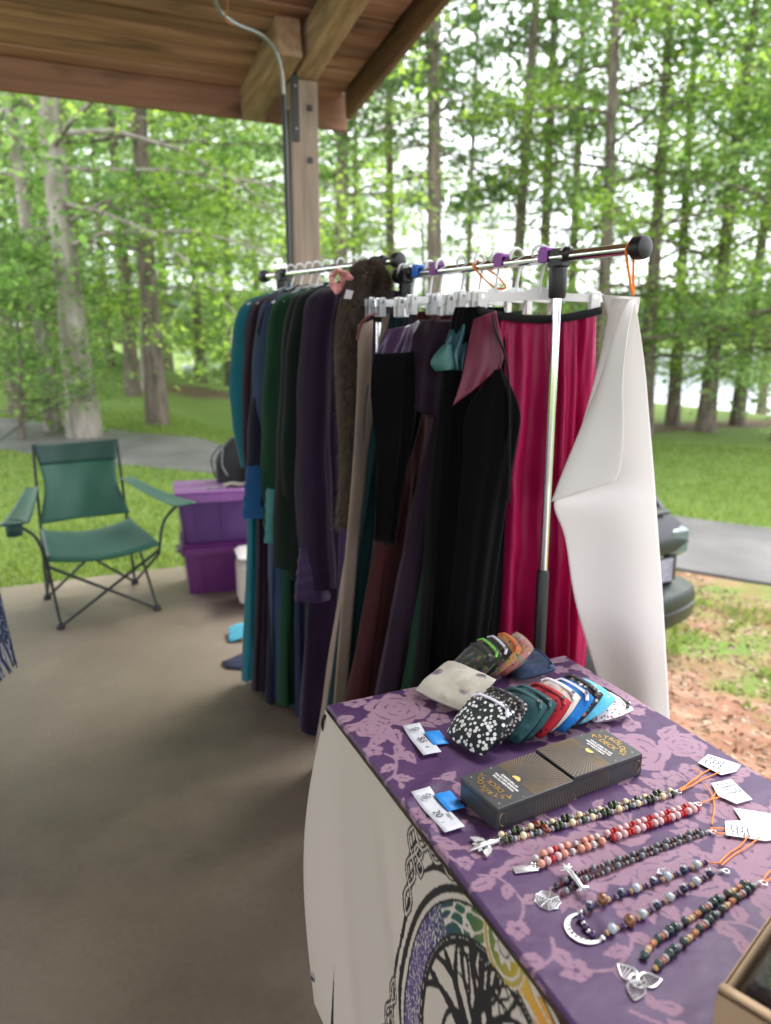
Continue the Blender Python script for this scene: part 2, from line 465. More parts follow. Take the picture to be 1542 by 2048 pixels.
# concrete floor
conc = bpy.data.materials.new('stained_concrete'); conc.use_nodes = True
def conc_nodes(m):
    t = m.node_tree; b = t.nodes['Principled BSDF']; b.inputs['Roughness'].default_value = .5; b.inputs['Specular IOR Level'].default_value = .4
    g = t.nodes.new('ShaderNodeNewGeometry')
    def noise(s, d, r=.55):
        n = t.nodes.new('ShaderNodeTexNoise'); n.inputs['Scale'].default_value = s; n.inputs['Detail'].default_value = d; n.inputs['Roughness'].default_value = r
        t.links.new(g.outputs['Position'], n.inputs['Vector']); return n.outputs[0]
    def ramp(src, stops):
        r = t.nodes.new('ShaderNodeValToRGB'); e = r.color_ramp.elements
        e[0].position, e[0].color = stops[0][0], (*stops[0][1], 1); e[1].position, e[1].color = stops[-1][0], (*stops[-1][1], 1)
        for p_, c_ in stops[1:-1]: e.new(p_).color = (*c_, 1)
        t.links.new(src, r.inputs[0]); return r.outputs[0]
    base = ramp(noise(.8, 9, .62), [(.30, (.085, .067, .051)), (.48, (.180, .143, .107)), (.60, (.21, .170, .130)), (.72, (.30, .248, .192))])
    spk = ramp(noise(55, 4), [(.3, (.92, .92, .92)), (.7, (1.06, 1.06, 1.06))])
    mx = t.nodes.new('ShaderNodeMix'); mx.data_type = 'RGBA'; mx.blend_type = 'MULTIPLY'; mx.inputs[0].default_value = 1
    t.links.new(base, mx.inputs[6]); t.links.new(spk, mx.inputs[7])
    vo = t.nodes.new('ShaderNodeTexVoronoi'); vo.inputs['Scale'].default_value = 1.9; vo.inputs['Randomness'].default_value = 1
    t.links.new(g.outputs['Position'], vo.inputs['Vector'])
    st = t.nodes.new('ShaderNodeMapRange'); st.inputs[1].default_value = .075; st.inputs[2].default_value = .0; st.inputs[3].default_value = 0; st.inputs[4].default_value = .75
    t.links.new(vo.outputs['Distance'], st.inputs[0])
    m2 = t.nodes.new('ShaderNodeMix'); m2.data_type = 'RGBA'; m2.inputs[7].default_value = (.03, .027, .024, 1)
    t.links.new(st.outputs[0], m2.inputs[0]); t.links.new(mx.outputs[2], m2.inputs[6]); t.links.new(m2.outputs[2], b.inputs['Base Color'])
    bp = t.nodes.new('ShaderNodeBump'); bp.inputs['Strength'].default_value = .12; bp.inputs['Distance'].default_value = .002
    t.links.new(noise(90, 5), bp.inputs['Height']); t.links.new(bp.outputs[0], b.inputs['Normal'])
conc_nodes(conc)
def paw_(al_, w_, z): return EA * al_ - EB * w_ + EZ * z
fl = MB().box(paw_((A_MAX - 12) / 2, (W_MAX - 8) / 2, -.35), (A_MAX + 12, W_MAX + 8, .7), EA, -EB, bev=.012).build('concrete_floor', conc, angle=30)
tag(fl, 'worn tan concrete pavilion floor with dark stains', kind='structure')

# ------------------------------------------------------------------ pavilion roof and post
plank_m = wood_mat('reddish_plank', (.26, .125, .09), (.55, .325, .26), (.11, .065, .052), EA, 2.4)
beam_m = wood_mat('brown_beam', (.25, .155, .105), (.50, .34, .245), (.07, .045, .032), EB, 2.6)
post_m = wood_mat('grey_post', (.20, .15, .115), (.42, .33, .265), (.10, .07, .055), EZ, 2.6)
fascia_m = wood_mat('fascia_board', (.22, .105, .07), (.40, .22, .155), (.06, .035, .028), EA, 2.4)
rake_m = wood_mat('rake_board', (.20, .11, .08), (.38, .23, .17), (.06, .04, .03), EB, 2.4)
black_metal = mat('black_painted_metal', (.02, .02, .022), .45, spec=.5)
steel_grey = mat('galvanised_conduit', (.35, .35, .36), .4, metal=.8)
W_E = 5.48                                   # eave line
MS = .16                                     # roof slope towards the camera
A_R = 2.13                                   # rake line
Z_E = 3.17                                   # underside of planks at the eave
def roof_z(w): return Z_E + MS * (W_E - w)
pv = thing('picnic_pavilion', 'open timber picnic pavilion with reddish plank ceiling and square post', 'pavilion', paw_(1.6, 4.9, 0))
slope_dir = EB + EZ * MS; slope_dir /= np.linalg.norm(slope_dir)
roof_n = np.cross(EA, -slope_dir); roof_n *= np.sign(roof_n[2])
PW = .142
nP = int((W_E + 8.0) / PW)
pm = MB().box((0, 0, 0), (13.6, PW - .011, .034), EA, slope_dir, bev=.005)
pme = bpy.data.meshes.new('plank'); pme.from_pydata(pm.v, [], pm.f); pme.materials.append(plank_m)
rnd = random.Random(3)
for i in range(nP):
    w = W_E - .03 - (i + .5) * PW / math.sqrt(1 + MS * MS)
    c = paw_(A_R - .06 - 6.8, w, roof_z(w)) + roof_n * (.017 + rnd.uniform(-.006, .006))
    place('plank', pme, pv, c)
cw = (W_E - 8.0) / 2
MB().box(paw_(A_R - 6.85, cw, roof_z(cw) + .085), (13.72, W_E + 8.1, .05), EA, slope_dir).build('roof_deck', mat('roof_shingle', (.09, .085, .08), .9), pv)
MB().box(paw_(A_R - 6.83, W_E + .005, Z_E - .06), (13.7, .042, .245), EA, -EB, bev=.004).build('fascia', fascia_m, pv, angle=30)
# rake board along the right roof edge, with a trim strip
L = W_E + 8.0
MB().box(paw_(A_R, cw, roof_z(cw) - .035), (.042, L, .215), EA, slope_dir, bev=.004).build('rake_board', rake_m, pv, angle=30)
MB().box(paw_(A_R + .03, cw, roof_z(cw) + .055), (.02, L, .10), EA, slope_dir, bev=.003).build('rake_trim', rake_m, pv, angle=30)
# rafter up the roof and the beam tail under the eave
POST = paw_(1.607, 4.89, 0)
def beam(name, al_, w0, w1, zb0, zb1, wd, dp, m):
    p0 = paw_(al_, w0, zb0 + dp / 2); p1 = paw_(al_, w1, zb1 + dp / 2); d = p1 - p0; l = np.linalg.norm(d)
    return MB().box((p0 + p1) / 2, (wd, l, dp), EA, d / l, bev=.008).build(name, m, pv, angle=30)
beam('rafter', 1.625, 5.0, -7.8, roof_z(5.0) - .195, roof_z(-7.8) - .195, .15, .19, beam_m)
beam('rafter_tail', 1.44, 5.43, 4.55, roof_z(5.43) - .22, roof_z(4.55) - .22, .15, .215, beam_m)
beam('rafter', -1.9, 5.40, -7.8, roof_z(5.40) - .2, roof_z(-7.8) - .2, .14, .195, beam_m)
pz = roof_z(4.89) - .19
MB().box(POST + EZ * pz / 2, (.178, .178, pz), EA, -EB, bev=.008).build('post', post_m, pv, angle=30)
# steel channel and bolt plates on the post
MB().box(POST - EA * .093 + EB * .03 + EZ * 1.45, (.012, .05, 2.9), EA, EB).build('cable_channel', black_metal, pv)
MB().box(POST + EB * .096 - EA * .062 + EZ * (pz - .15), (.05, .012, .42), EA, EB, bev=.003).build('strap_plate', black_metal, pv)
for dz, da in ((-.16, .035), (-.46, .03)):
    MB().box(POST + EB * .094 + EA * da + EZ * (pz + dz), (.032, .014, .034), EA, EB, bev=.003).build('bolt_plate', black_metal, pv)
for dz in (-.03, -.27):
    MB().disc_stack(POST + EB * .102 - EA * .062 + EZ * (pz - .02 + dz), EB, [(.009, 0), (.009, .008), (.005, .012)], 8).build('bolt', steel_grey, pv)
cpts = []
for (x, y, w) in ((425, -10, 3.75), (440, 22, 3.9), (470, 46, 4.0), (520, 68, 4.2), (548, 98, 4.4), (562, 140, 4.5), (567, 190, 4.55)):
    cpts.append(along_w(x, y, w))
MB().tube(bez(cpts, 6), .011, 8).build('conduit', steel_grey, pv)
MB().tube([along_w(567, 188, 4.55), along_w(570, 300, 4.62), along_w(574, 420, 4.68), along_w(577, 520, 4.70), along_w(580, 640, 4.70)], .0135, 8).build('cable_cover', black_metal, pv)
MB().tube(bez([along_w(452, -5, 3.8), along_w(456, 15, 3.85), along_w(450, 38, 3.9), along_w(466, 50, 3.97)], 5), .004, 5).build('wire', mat('orange_wire', (.45, .2, .1), .5), pv)

# ------------------------------------------------------------------ trees
def leaf_mesh(name, P, N, S, m, lobed=False, rs=None, fold=.25):
    """P centres, N normals, S sizes -> one polygon leaf each"""
    n = len(P); rs = rs or np.random.RandomState(1)
    t = rs.randn(n, 3); t -= (t * N).sum(1, keepdims=True) * N; t /= np.linalg.norm(t, axis=1, keepdims=True) + 1e-9
    b = np.cross(N, t)
    if lobed:
        shp = np.array([(-.5, 0), (-.22, -.12), (-.1, -.5), (.1, -.2), (.55, 0), (.1, .2), (-.1, .5), (-.22, .12)])
    else:
        shp = np.array([(-.55, 0), (-.05, -.33), (.55, 0), (-.05, .33)])
    k = len(shp)
    bend = -np.abs(shp[:, 1]) * fold - (shp[:, 0] ** 2) * .3
    V = P[:, None, :] + S[:, None, None] * (t[:, None, :] * shp[None, :, 0, None] + b[:, None, :] * shp[None, :, 1, None] + N[:, None, :] * bend[None, :, None])
    return mesh_np(name, V.reshape(-1, 3), np.arange(n * k).reshape(n, k), m, k)
def branch_path(rs, p0, d0, l, n, droop, wig):
    pts = [np.array(p0, float)]; d = np.array(d0, float); d /= np.linalg.norm(d)
    for i in range(n):
        d = d + rs.randn(3) * wig + np.array([0, 0, droop]); d /= np.linalg.norm(d)
        pts.append(pts[-1] + d * l / n)
    return pts
def decid(seed, H, r0, z0, Rc, nlimb, nleaf, lsize, bark, leaf, lean=(0, 0), lobed=False, aim=None, droop=-.06, vary=.55):
    """tapered trunk with limbs (one mesh) and a leafy crown (one mesh)"""
    rs = np.random.RandomState(seed); tb = MB()
    trunk = [np.array([lean[0] * (f ** 1.2) + .10 * math.sin(f * 5 + seed) * f, lean[1] * f + .10 * math.cos(f * 4 + seed) * f, H * f]) for f in np.linspace(0, 1, 14)]
    trunk[0][2] = -.25
    tr = [r0 * (1.35 if i == 0 else 1.12 if i == 1 else 1) * (1 - .86 * i / 13) for i in range(14)]
    tb.tube(trunk, tr, 12)
    ends = []
    for k in range(nlimb):
        f = z0 / H + (1 - z0 / H) * ((k + rs.rand()) / nlimb) * .95
        i = min(12, int(f * 13)); p0 = trunk[i] + (trunk[i + 1] - trunk[i]) * (f * 13 - i)
        az = k * 2.4 + rs.rand() * .9
        if aim is not None and rs.rand() < .85: az = aim + rs.randn() * .7
        el = .1 + .55 * f + rs.randn() * .1
        l = Rc * (1.05 - .6 * max(0, f - .35)) * (.65 + .5 * rs.rand())
        path = branch_path(rs, p0, (math.cos(az) * math.cos(el), math.sin(az) * math.cos(el), math.sin(el)), l, 6, droop, .12)
        rb = max(.012, min(.045, tr[i] * .34))
        tb.tube(path, [rb * (1 - .8 * j / 6) for j in range(7)], 6)
        for j in range(2, 7):
            for q in range(2 if j < 6 else 3):
                a2 = az + rs.choice([-1, 1]) * (.5 + .6 * rs.rand())
                tw = branch_path(rs, path[j], (math.cos(a2), math.sin(a2), .1 + .25 * rs.randn()), l * (.18 + .22 * rs.rand()), 3, droop * 1.5, .2)
                tb.tube(tw, [rb * .22, rb * .16, rb * .11, rb * .06], 4)
                ends += [(tw[1], .55), (tw[2], .8), (tw[3], 1.0)]
    ep = np.array([e[0] for e in ends]); ew = np.array([e[1] for e in ends]); ew = ew * (.2 + rs.rand(len(ew)) ** 1.5); ew /= ew.sum()
    ci = rs.choice(len(ep), nleaf, p=ew)
    sp = lsize * 2.3
    P = ep[ci] + rs.randn(nleaf, 3) * np.array([sp, sp, sp * .55])
    N = rs.randn(nleaf, 3) * vary + np.array([0, 0, 1.0]); N /= np.linalg.norm(N, axis=1, keepdims=True)
    S = lsize * (.6 + .8 * rs.rand(nleaf))
    t_me = bpy.data.meshes.new('trunk'); t_me.from_pydata(tb.v, [], tb.f); t_me.materials.append(bark); shade(t_me, 60)
    return t_me, leaf_mesh('crown', P, N, S, leaf, lobed, rs)
def pine(seed, H, r0, z0, Rc, nwhorl, nleaf, lsize, bark, leaf, lean=(0, 0)):
    rs = np.random.RandomState(seed); tb = MB()
    trunk = [np.array([lean[0] * f + .12 * math.sin(f * 4 + seed) * f, lean[1] * f, H * f]) for f in np.linspace(0, 1, 14)]
    trunk[0][2] = -.25
    tr = [r0 * (1.25 if i == 0 else 1) * (1 - .8 * i / 13) for i in range(14)]
    tb.tube(trunk, tr, 10)
    ends = []
    for k in range(nwhorl):
        f = z0 / H + (1 - z0 / H) * k / nwhorl
        i = min(12, int(f * 13)); p0 = trunk[i] + (trunk[i + 1] - trunk[i]) * (f * 13 - i)
        for q in range(rs.randint(3, 6)):
            az = rs.rand() * 6.28; l = Rc * (1.1 - .6 * f) * (.5 + .6 * rs.rand())
            path = branch_path(rs, p0, (math.cos(az), math.sin(az), .12 + rs.randn() * .12), l, 5, -.02, .1)
            rb = max(.01, tr[i] * .22); tb.tube(path, [rb * (1 - .8 * j / 5) for j in range(6)], 5)
            live = rs.rand() < .25 + .75 * min(1, max(0, (f - z0 / H) * 3))
            if live:
                for j in range(2, 6):
                    ends.append((path[j], .5 + .2 * j))
                    tw = path[j] + rs.randn(3) * np.array([.25, .25, .08]) * l * .5
                    tb.tube([path[j], tw], [rb * .2, rb * .08], 4); ends.append((tw, 1.0))
    ep = np.array([e[0] for e in ends]); ew = np.array([e[1] for e in ends]); ew /= ew.sum()
    ci = rs.choice(len(ep), nleaf, p=ew)
    P = ep[ci] + rs.randn(nleaf, 3) * np.array([.26, .26, .12])
    N = rs.randn(nleaf, 3); N /= np.linalg.norm(N, axis=1, keepdims=True)
    t_me = bpy.data.meshes.new('trunk'); t_me.from_pydata(tb.v, [], tb.f); t_me.materials.append(bark); shade(t_me, 60)
    return t_me, leaf_mesh('crown', P, N, lsize * (.6 + .8 * rs.rand(nleaf)), leaf, False, rs)
bark1 = bark_mat('grey_brown_bark', (.18, .15, .125), (.42, .375, .33), 5)
bark2 = bark_mat('dark_bark', (.09, .07, .058), (.23, .185, .15), 6)
bark3 = bark_mat('pine_bark', (.13, .10, .08), (.30, .24, .20), 6)
lf_y = leaf_mat('yellow_green_leaf', (.085, .16, .028), (.26, .38, .09), .62)
lf_g = leaf_mat('fresh_green_leaf', (.075, .15, .045), (.23, .34, .12), .62)
lf_d = leaf_mat('deep_green_leaf', (.055, .125, .03), (.16, .28, .075), .6)
lf_p = leaf_mat('pine_needle', (.05, .10, .035), (.13, .20, .075), .45)
V_big = decid(11, 15, .235, 3.0, 5.4, 34, 23000, .10, bark1, lf_y, (-.6, .4), True, aim=.05, droop=-.10)
V_a = decid(21, 14, .2, 1.3, 3.9, 34, 13500, .125, bark2, lf_g, (.3, .2))
V_b = decid(22, 15, .17, 1.2, 3.5, 34, 13000, .12, bark2, lf_y, (-.4, .1))
V_c = decid(23, 17, .22, 3.2, 4.4, 28, 9500, .15, bark2, lf_d, (.2, -.3))
V_t = decid(24, 13, .13, 2.2, 2.8, 20, 7000, .13, bark1, lf_g, (-.5, .2))
V_p = pine(31, 22, .19, 5.5, 2.6, 26, 6500, .16, bark3, lf_p, (.5, 0))
V_q = pine(32, 20, .16, 4.0, 2.9, 24, 6500, .16, bark3, lf_p, (-.6, .2))
V_s = decid(25, 3.2, .05, .3, 1.5, 26, 7000, .10, bark2, lf_g, (.2, .1))
def tree(var, x, y, label, rz=0.0, sc=1.0, name='tree', group=None, cat='tree'):
    z = float(ground_z(x, y))
    t = thing(name, label, cat, (x, y, z), group)
    t.rotation_euler = (0, 0, rz); t.scale = (sc, sc, sc)
    for nm, me in (('trunk', var[0]), ('crown', var[1])):
        o = bpy.data.objects.new(nm, me); o.parent = t; COL.objects.link(o); ORG[o] = ORG[t]
    return t
def gxy(px_, dist):                                    # plan position at a distance along a sight line of the photograph
    d = sight(px_, 675); return d[0] / d[1] * dist, dist
def tpx(var, px_, dist, *a, **k):
    x, y = gxy(px_, dist); return tree(var, x, y, *a, **k)
tpx(V_big, 152, 12.4, 'large grey-barked tree with thick leaning trunk behind the green chair', 0, 1.0)
tpx(V_t, 92, 13.2, 'slender pale-barked tree just left of the thick trunk', 1.2, 1.05)
tpx(V_c, 303, 14.4, 'dark straight trunk tree beside the road right of the thick trunk', .5, .85)
tpx(V_b, 258, 21, 'leafy tree behind the dark straight trunk on the lawn', 2.1, 1.1)
tpx(V_t, 284, 22.5, 'thin pale trunk tree beside the leafy lawn tree', 3.3, 1.0)
tpx(V_a, 398, 29, 'tree on the grassy bank nearest the bare soil patch', 1.7, 1.0)
tpx(V_b, 455, 31, 'tree on the grassy bank nearest the teal gown', 4.0, 1.05)
tpx(V_a, 20, 16, 'bushy green tree at the far left beyond the road', 2.9, .8)
LAB1 = ['woodland tree deep behind the slender pale trunk at left', 'far woodland tree directly behind the thick grey trunk', 'woodland tree between the thick trunk and the leafy lawn tree', 'far woodland tree behind the dark straight trunk', 'far woodland tree above the grassy bank left of the teal gown', 'woodland tree directly behind the teal gown', 'leafy tree crown reaching in at the left picture edge', 'farthest woodland tree between the two left trunks', 'farthest woodland tree just left of the timber post', 'darker tree crown past the left picture edge']
g1 = 'woodland trees filling the left background'
for i, (p_, d_, v_, rz, s_) in enumerate(((60, 27, V_a, .4, 1.1), (165, 34, V_c, 1.9, 1.2), (215, 26, V_b, 5.1, .9), (330, 40, V_c, 2.2, 1.3), (430, 46, V_a, 3.9, 1.4), (520, 38, V_b, 1.1, 1.2), (-40, 22, V_b, .9, 1.0), (110, 44, V_a, 4.4, 1.4), (590, 50, V_c, 3.0, 1.4), (-160, 26, V_c, 3.0, 1.2))):
    tpx(v_, p_, d_, LAB1[i], rz, s_, group=g1)
# behind the racks and to the right
tpx(V_p, 676, 19, 'pine whose trunk stands just right of the timber post', .3, 1.0, 'pine_tree')
tpx(V_q, 785, 24, 'slim pine rising behind the fur stole', 1.4, 1.05, 'pine_tree')
tpx(V_p, 872, 18, 'tall reddish pine rising above the row of clip hangers', 2.2, 1.05, 'pine_tree')
tpx(V_q, 1022, 21, 'straight pine above the middle of the near clothes rail', 3.3, 1.1, 'pine_tree')
tpx(V_p, 1082, 24, 'slender pine just left of the rack pole joint', 4.4, 1.0, 'pine_tree')
tpx(V_q, 1140, 27, 'forked-looking pine just right of the rack pole joint', 5.2, 1.15, 'pine_tree')
LAB2 = ['leafy tree directly behind the timber post', 'thin leafy tree between the post pine and the stole pine', 'far slim pine above the middle of the clip hangers', 'small leafy tree low behind the fur stole', 'small far leafy tree behind the tall reddish pine', 'small bright tree far back above the looped orange cord']
g2 = 'woodland trees behind the clothes racks'
for i, (p_, d_, v_, rz, s_) in enumerate(((610, 26, V_a, .4, 1.0), (720, 33, V_b, 1.9, .9), (930, 34, V_p, 5.1, .9), (700, 22, V_b, 3.6, .62), (850, 30, V_a, 2.4, .62), (985, 38, V_b, .8, .6))):
    tpx(v_, p_, d_, LAB2[i], rz, s_, group=g2)
tpx(V_b, 1205, 17, 'bright leafy tree rising behind the end of the clothes rail', 1.0, 1.02)
tpx(V_a, 1302, 18.5, 'leafy tree at right hidden low down by the white banner', 2.6, 1.0)
tpx(V_b, 1360, 21, 'lakeside tree with trunk just right of the white banner', 0.2, 1.0)
tpx(V_a, 1428, 19.5, 'thick-trunked lakeside tree at the mulch bed', 4.6, 1.05)
tpx(V_b, 1492, 21.5, 'lakeside tree third from the white banner', 3.1, 1.05)
tpx(V_a, 1590, 18, 'leafy tree leaning in at the right edge', 5.6, 1.1)
LAB3 = ['thin shore pine behind the leafy row at right', 'dark shore tree past the right picture edge']
g3 = 'shore trees far right'
for i, (p_, d_, v_, rz, s_) in enumerate(((1540, 30, V_p, 1.9, .95), (1700, 24, V_c, 2.9, 1.0))):
    tpx(v_, p_, d_, LAB3[i], rz, s_, group=g3)
tpx(V_s, 20, 12.2, 'low bushy shrub beside the road at the far left', 0.4, 1.0, 'shrub', cat='shrub')
tpx(V_s, 480, 33, 'low shrub on the bank beyond the clothes', 2.4, 1.2, 'shrub', cat='shrub')
# rope round the thick trunk
x0, y0 = gxy(152, 12.1)
rp0 = at_y(100, 812, 12.0); rp1 = at_y(0, 880, 10.5)
rope = MB().tube(bez([at_y(182, 790, 12.05), at_y(155, 797, 12.0), at_y(128, 803, 12.05), at_y(60, 838, 11.3), rp1, at_y(-120, 960, 9)], 6), .012, 6)
tag(rope.build('rope', mat('dark_rope', (.04, .045, .05), .8)), 'dark rope tied round the thick trunk running down to the left', 'rope')

# far wooded shore across the lake
def far_wood():
    rs = np.random.RandomState(5); n = 16000
    x = rs.uniform(-250, 420, n); y = rs.uniform(330, 430, n)
    z = ground_z(x, y) + sstep(260, 420, y) * 12 + rs.rand(n) * 16
    N = rs.randn(n, 3); N /= np.linalg.norm(N, axis=1, keepdims=True)
    return leaf_mesh('far_wood', np.stack([x, y, z], 1), N, rs.uniform(4, 9, n), leaf_mat('far_foliage', (.05, .10, .05), (.10, .16, .09), .2), False, rs)
tag(link('far_wood', far_wood()), 'distant wooded shore across the lake', 'wood', kind='stuff')

# grass blades
def grass():
    rs = np.random.RandomState(9); n = 150000
    dist = 4.2 + 14 * rs.rand(n) ** 1.35; ang = rs.uniform(-.62, .62, n)
    x = dist * np.sin(ang) ; y = dist * np.cos(ang)
    al_, w_ = aw(x, y)
    ok = ~((al_ < A_MAX + .05) & (w_ < W_MAX + .04))
    P2 = np.stack([x, y], 1)
    dr = np.full(n, 9.0)
    for i in range(0, len(RC)): dr = np.minimum(dr, np.hypot(x - RC[i, 0], y - RC[i, 1]))
    ok &= dr > 1.27
    cl = np.maximum(sstep(2.9, .3, al_ - A_MAX) * sstep(7.0, 4.5, w_) * (al_ > 1), .50 * sstep(6.5, 3.0, al_ - A_MAX) * (al_ > A_MAX) * sstep(8.0, 6.0, w_)) + .6 * sstep(.5, .0, w_ - W_MAX) * (al_ < A_MAX + .2)
    ok &= (cl + (fbm(x * 2.3, y * 2.3) - .45) * 1.3) < .42
    ok &= (vnoise(x * 1.7, y * 1.7) + .5 * rs.rand(n)) > .38
    x, y, dist = x[ok], y[ok], dist[ok]; n = len(x)
    z = ground_z(x, y) - .004
    h = rs.uniform(.025, .07, n) * (1 + dist * .02); wd = rs.uniform(.004, .008, n) * (.8 + dist * .09)
    a = rs.rand(n) * 6.28; ln = rs.randn(n, 2) * .03
    b0 = np.stack([x - np.cos(a) * wd, y - np.sin(a) * wd, z], 1); b1 = np.stack([x + np.cos(a) * wd, y + np.sin(a) * wd, z], 1)
    tip = np.stack([x + ln[:, 0], y + ln[:, 1], z + h], 1)
    V = np.stack([b0, b1, tip], 1).reshape(-1, 3)
    return mesh_np('grass', V, np.arange(3 * n).reshape(n, 3), leaf_mat('grass_blade', (.09, .15, .03), (.22, .29, .085), .45), 3)
tag(link('grass', grass()), 'short lawn grass around the pavilion and road', 'grass', kind='stuff')
# dead leaves and twigs on the clay
def leaf_litter():
    rs = np.random.RandomState(4); n = 6500
    al_ = A_MAX + .1 + 3.4 * rs.rand(n); w_ = rs.uniform(1.5, 6.2, n)
    x = .912 * al_ - .41 * w_; y = .41 * al_ + .912 * w_
    P = np.stack([x, y, ground_z(x, y) + .008], 1); N = rs.randn(n, 3) * .35 + np.array([0, 0, 1]); N /= np.linalg.norm(N, axis=1, keepdims=True)
    return leaf_mesh('leaf_litter', P, N, rs.uniform(.02, .055, n), leaf_mat('dead_leaf', (.12, .06, .03), (.36, .24, .14), .1), False, rs)
tag(link('leaf_litter', leaf_litter()), 'scattered dead leaves on the bare red clay', 'leaves', kind='stuff')
# ------------------------------------------------------------------ cloth helpers
def cloth_mat(name, c, rough=.8, sheen=.3, spec=.3, weave=0, c2=None, tint=None):
    return mat(name, c, rough, spec=spec * .6, sheen=sheen * .25, col2=c2 or tuple(x * 1.25 for x in c), nscale=5, bump=.12, bscale=70, sheen_tint=tint)
def unit2(deg): return np.array([math.cos(R(deg)), math.sin(R(deg)), 0])
def drape(top, bot, h, zt, zb, wt, wb, tt, tb, nf, amp, seed, drop=0.0, rows=34, cols=96, sag=0.0, pw=.8, hem=.012, grow=.2):
    """closed hanging cloth: flattened tube with vertical folds that deepen downwards. h = hanger direction"""
    rs = np.random.RandomState(seed); h = np.asarray(h, float); n = np.cross(EZ, h)
    top = np.asarray(top, float)[:2]; bot = np.asarray(bot, float)[:2]
    th = np.linspace(0, 2 * math.pi, cols, endpoint=False)
    ph = rs.rand(6) * 6.28
    mb = MB(); V = []
    warp = th + .25 * np.sin(2 * th + ph[3]) + .12 * np.sin(5 * th + ph[4])
    for i in range(rows):
        f = i / (rows - 1)
        c = np.array([*(top + (bot - top) * f ** 1.1), 0])
        W = wt + (wb - wt) * f ** pw; T = tt + (tb - tt) * f ** pw
        A = amp * (grow + (1 - grow) * f ** .7)
        e = np.sign(np.cos(th)) * np.abs(np.cos(th)) ** .8
        s = np.sign(np.sin(th)) * np.abs(np.sin(th)) ** .7
        d = A * (np.sin(nf * warp + ph[0] + .5 * math.sin(f * 3 + ph[1])) + .45 * np.sin(nf * 1.7 * warp + ph[2] + f * 1.2))
        wr = (fbm(np.cos(th) * 3.2 + seed, np.sin(th) * 3.2 + f * 7) - .45) * 2.2 + (fbm(np.cos(th) * 8 + seed, np.sin(th) * 8 + f * 12 + 5) - .45)
        d = d + wr * amp * .8
        z = zt - (zt - zb) * f - drop * np.abs(e) ** 1.3 * (1 - f) ** 2 - sag * (1 - e * e) * (1 - f) ** 3
        z = z + hem * np.sin(3 * th + ph[5]) * f ** 4
        x = e * W / 2 * (1 + .03 * np.sin(f * 7 + ph[1]))
        y = s * T / 2 + d * (np.abs(s) * .8 + .3)
        V += [c + h * x[k] + n * y[k] + EZ * z[k] for k in range(cols)]
    fs = [(i * cols + k, i * cols + (k + 1) % cols, (i + 1) * cols + (k + 1) % cols, (i + 1) * cols + k) for i in range(rows - 1) for k in range(cols)]
    return mb.add(V, fs)
def sleeve(p0, p1, p2, r0, r1, seed, flat=.55, neck=None):
    rs = np.random.RandomState(seed)
    pts = bez([p0, p1, p2] if neck is None else [neck, p0, p1, p2], 8); n = len(pts); mb = MB()
    V = []; c = 20; ph = rs.rand() * 6
    d = np.asarray(p2, float) - np.asarray(p0, float); hx = np.array([-d[1], d[0], 0]); 
    hx = np.array([1., .2, 0]) if np.linalg.norm(hx) < .02 else hx / np.linalg.norm(hx)
    hy = np.cross(EZ, hx)
    for i, p in enumerate(pts):
        f = i / (n - 1); r = (r0 + (r1 - r0) * f ** 1.2) * (1 if neck is None else .25 + .75 * min(1, i / 7))
        for k in range(c):
            a = 2 * math.pi * k / c; rr = r * (1 + .14 * math.sin(3 * a + ph + f * 2) + .07 * math.sin(7 * a + ph) + .10 * math.sin(2 * a + f * 17 + ph) * math.sin(f * 11 + ph))
            V.append(p + hx * rr * math.cos(a) + hy * rr * math.sin(a) * flat)
    fs = [(i * c + k, i * c + (k + 1) % c, (i + 1) * c + (k + 1) % c, (i + 1) * c + k) for i in range(n - 1) for k in range(c)]
    return mb.add(V, fs)

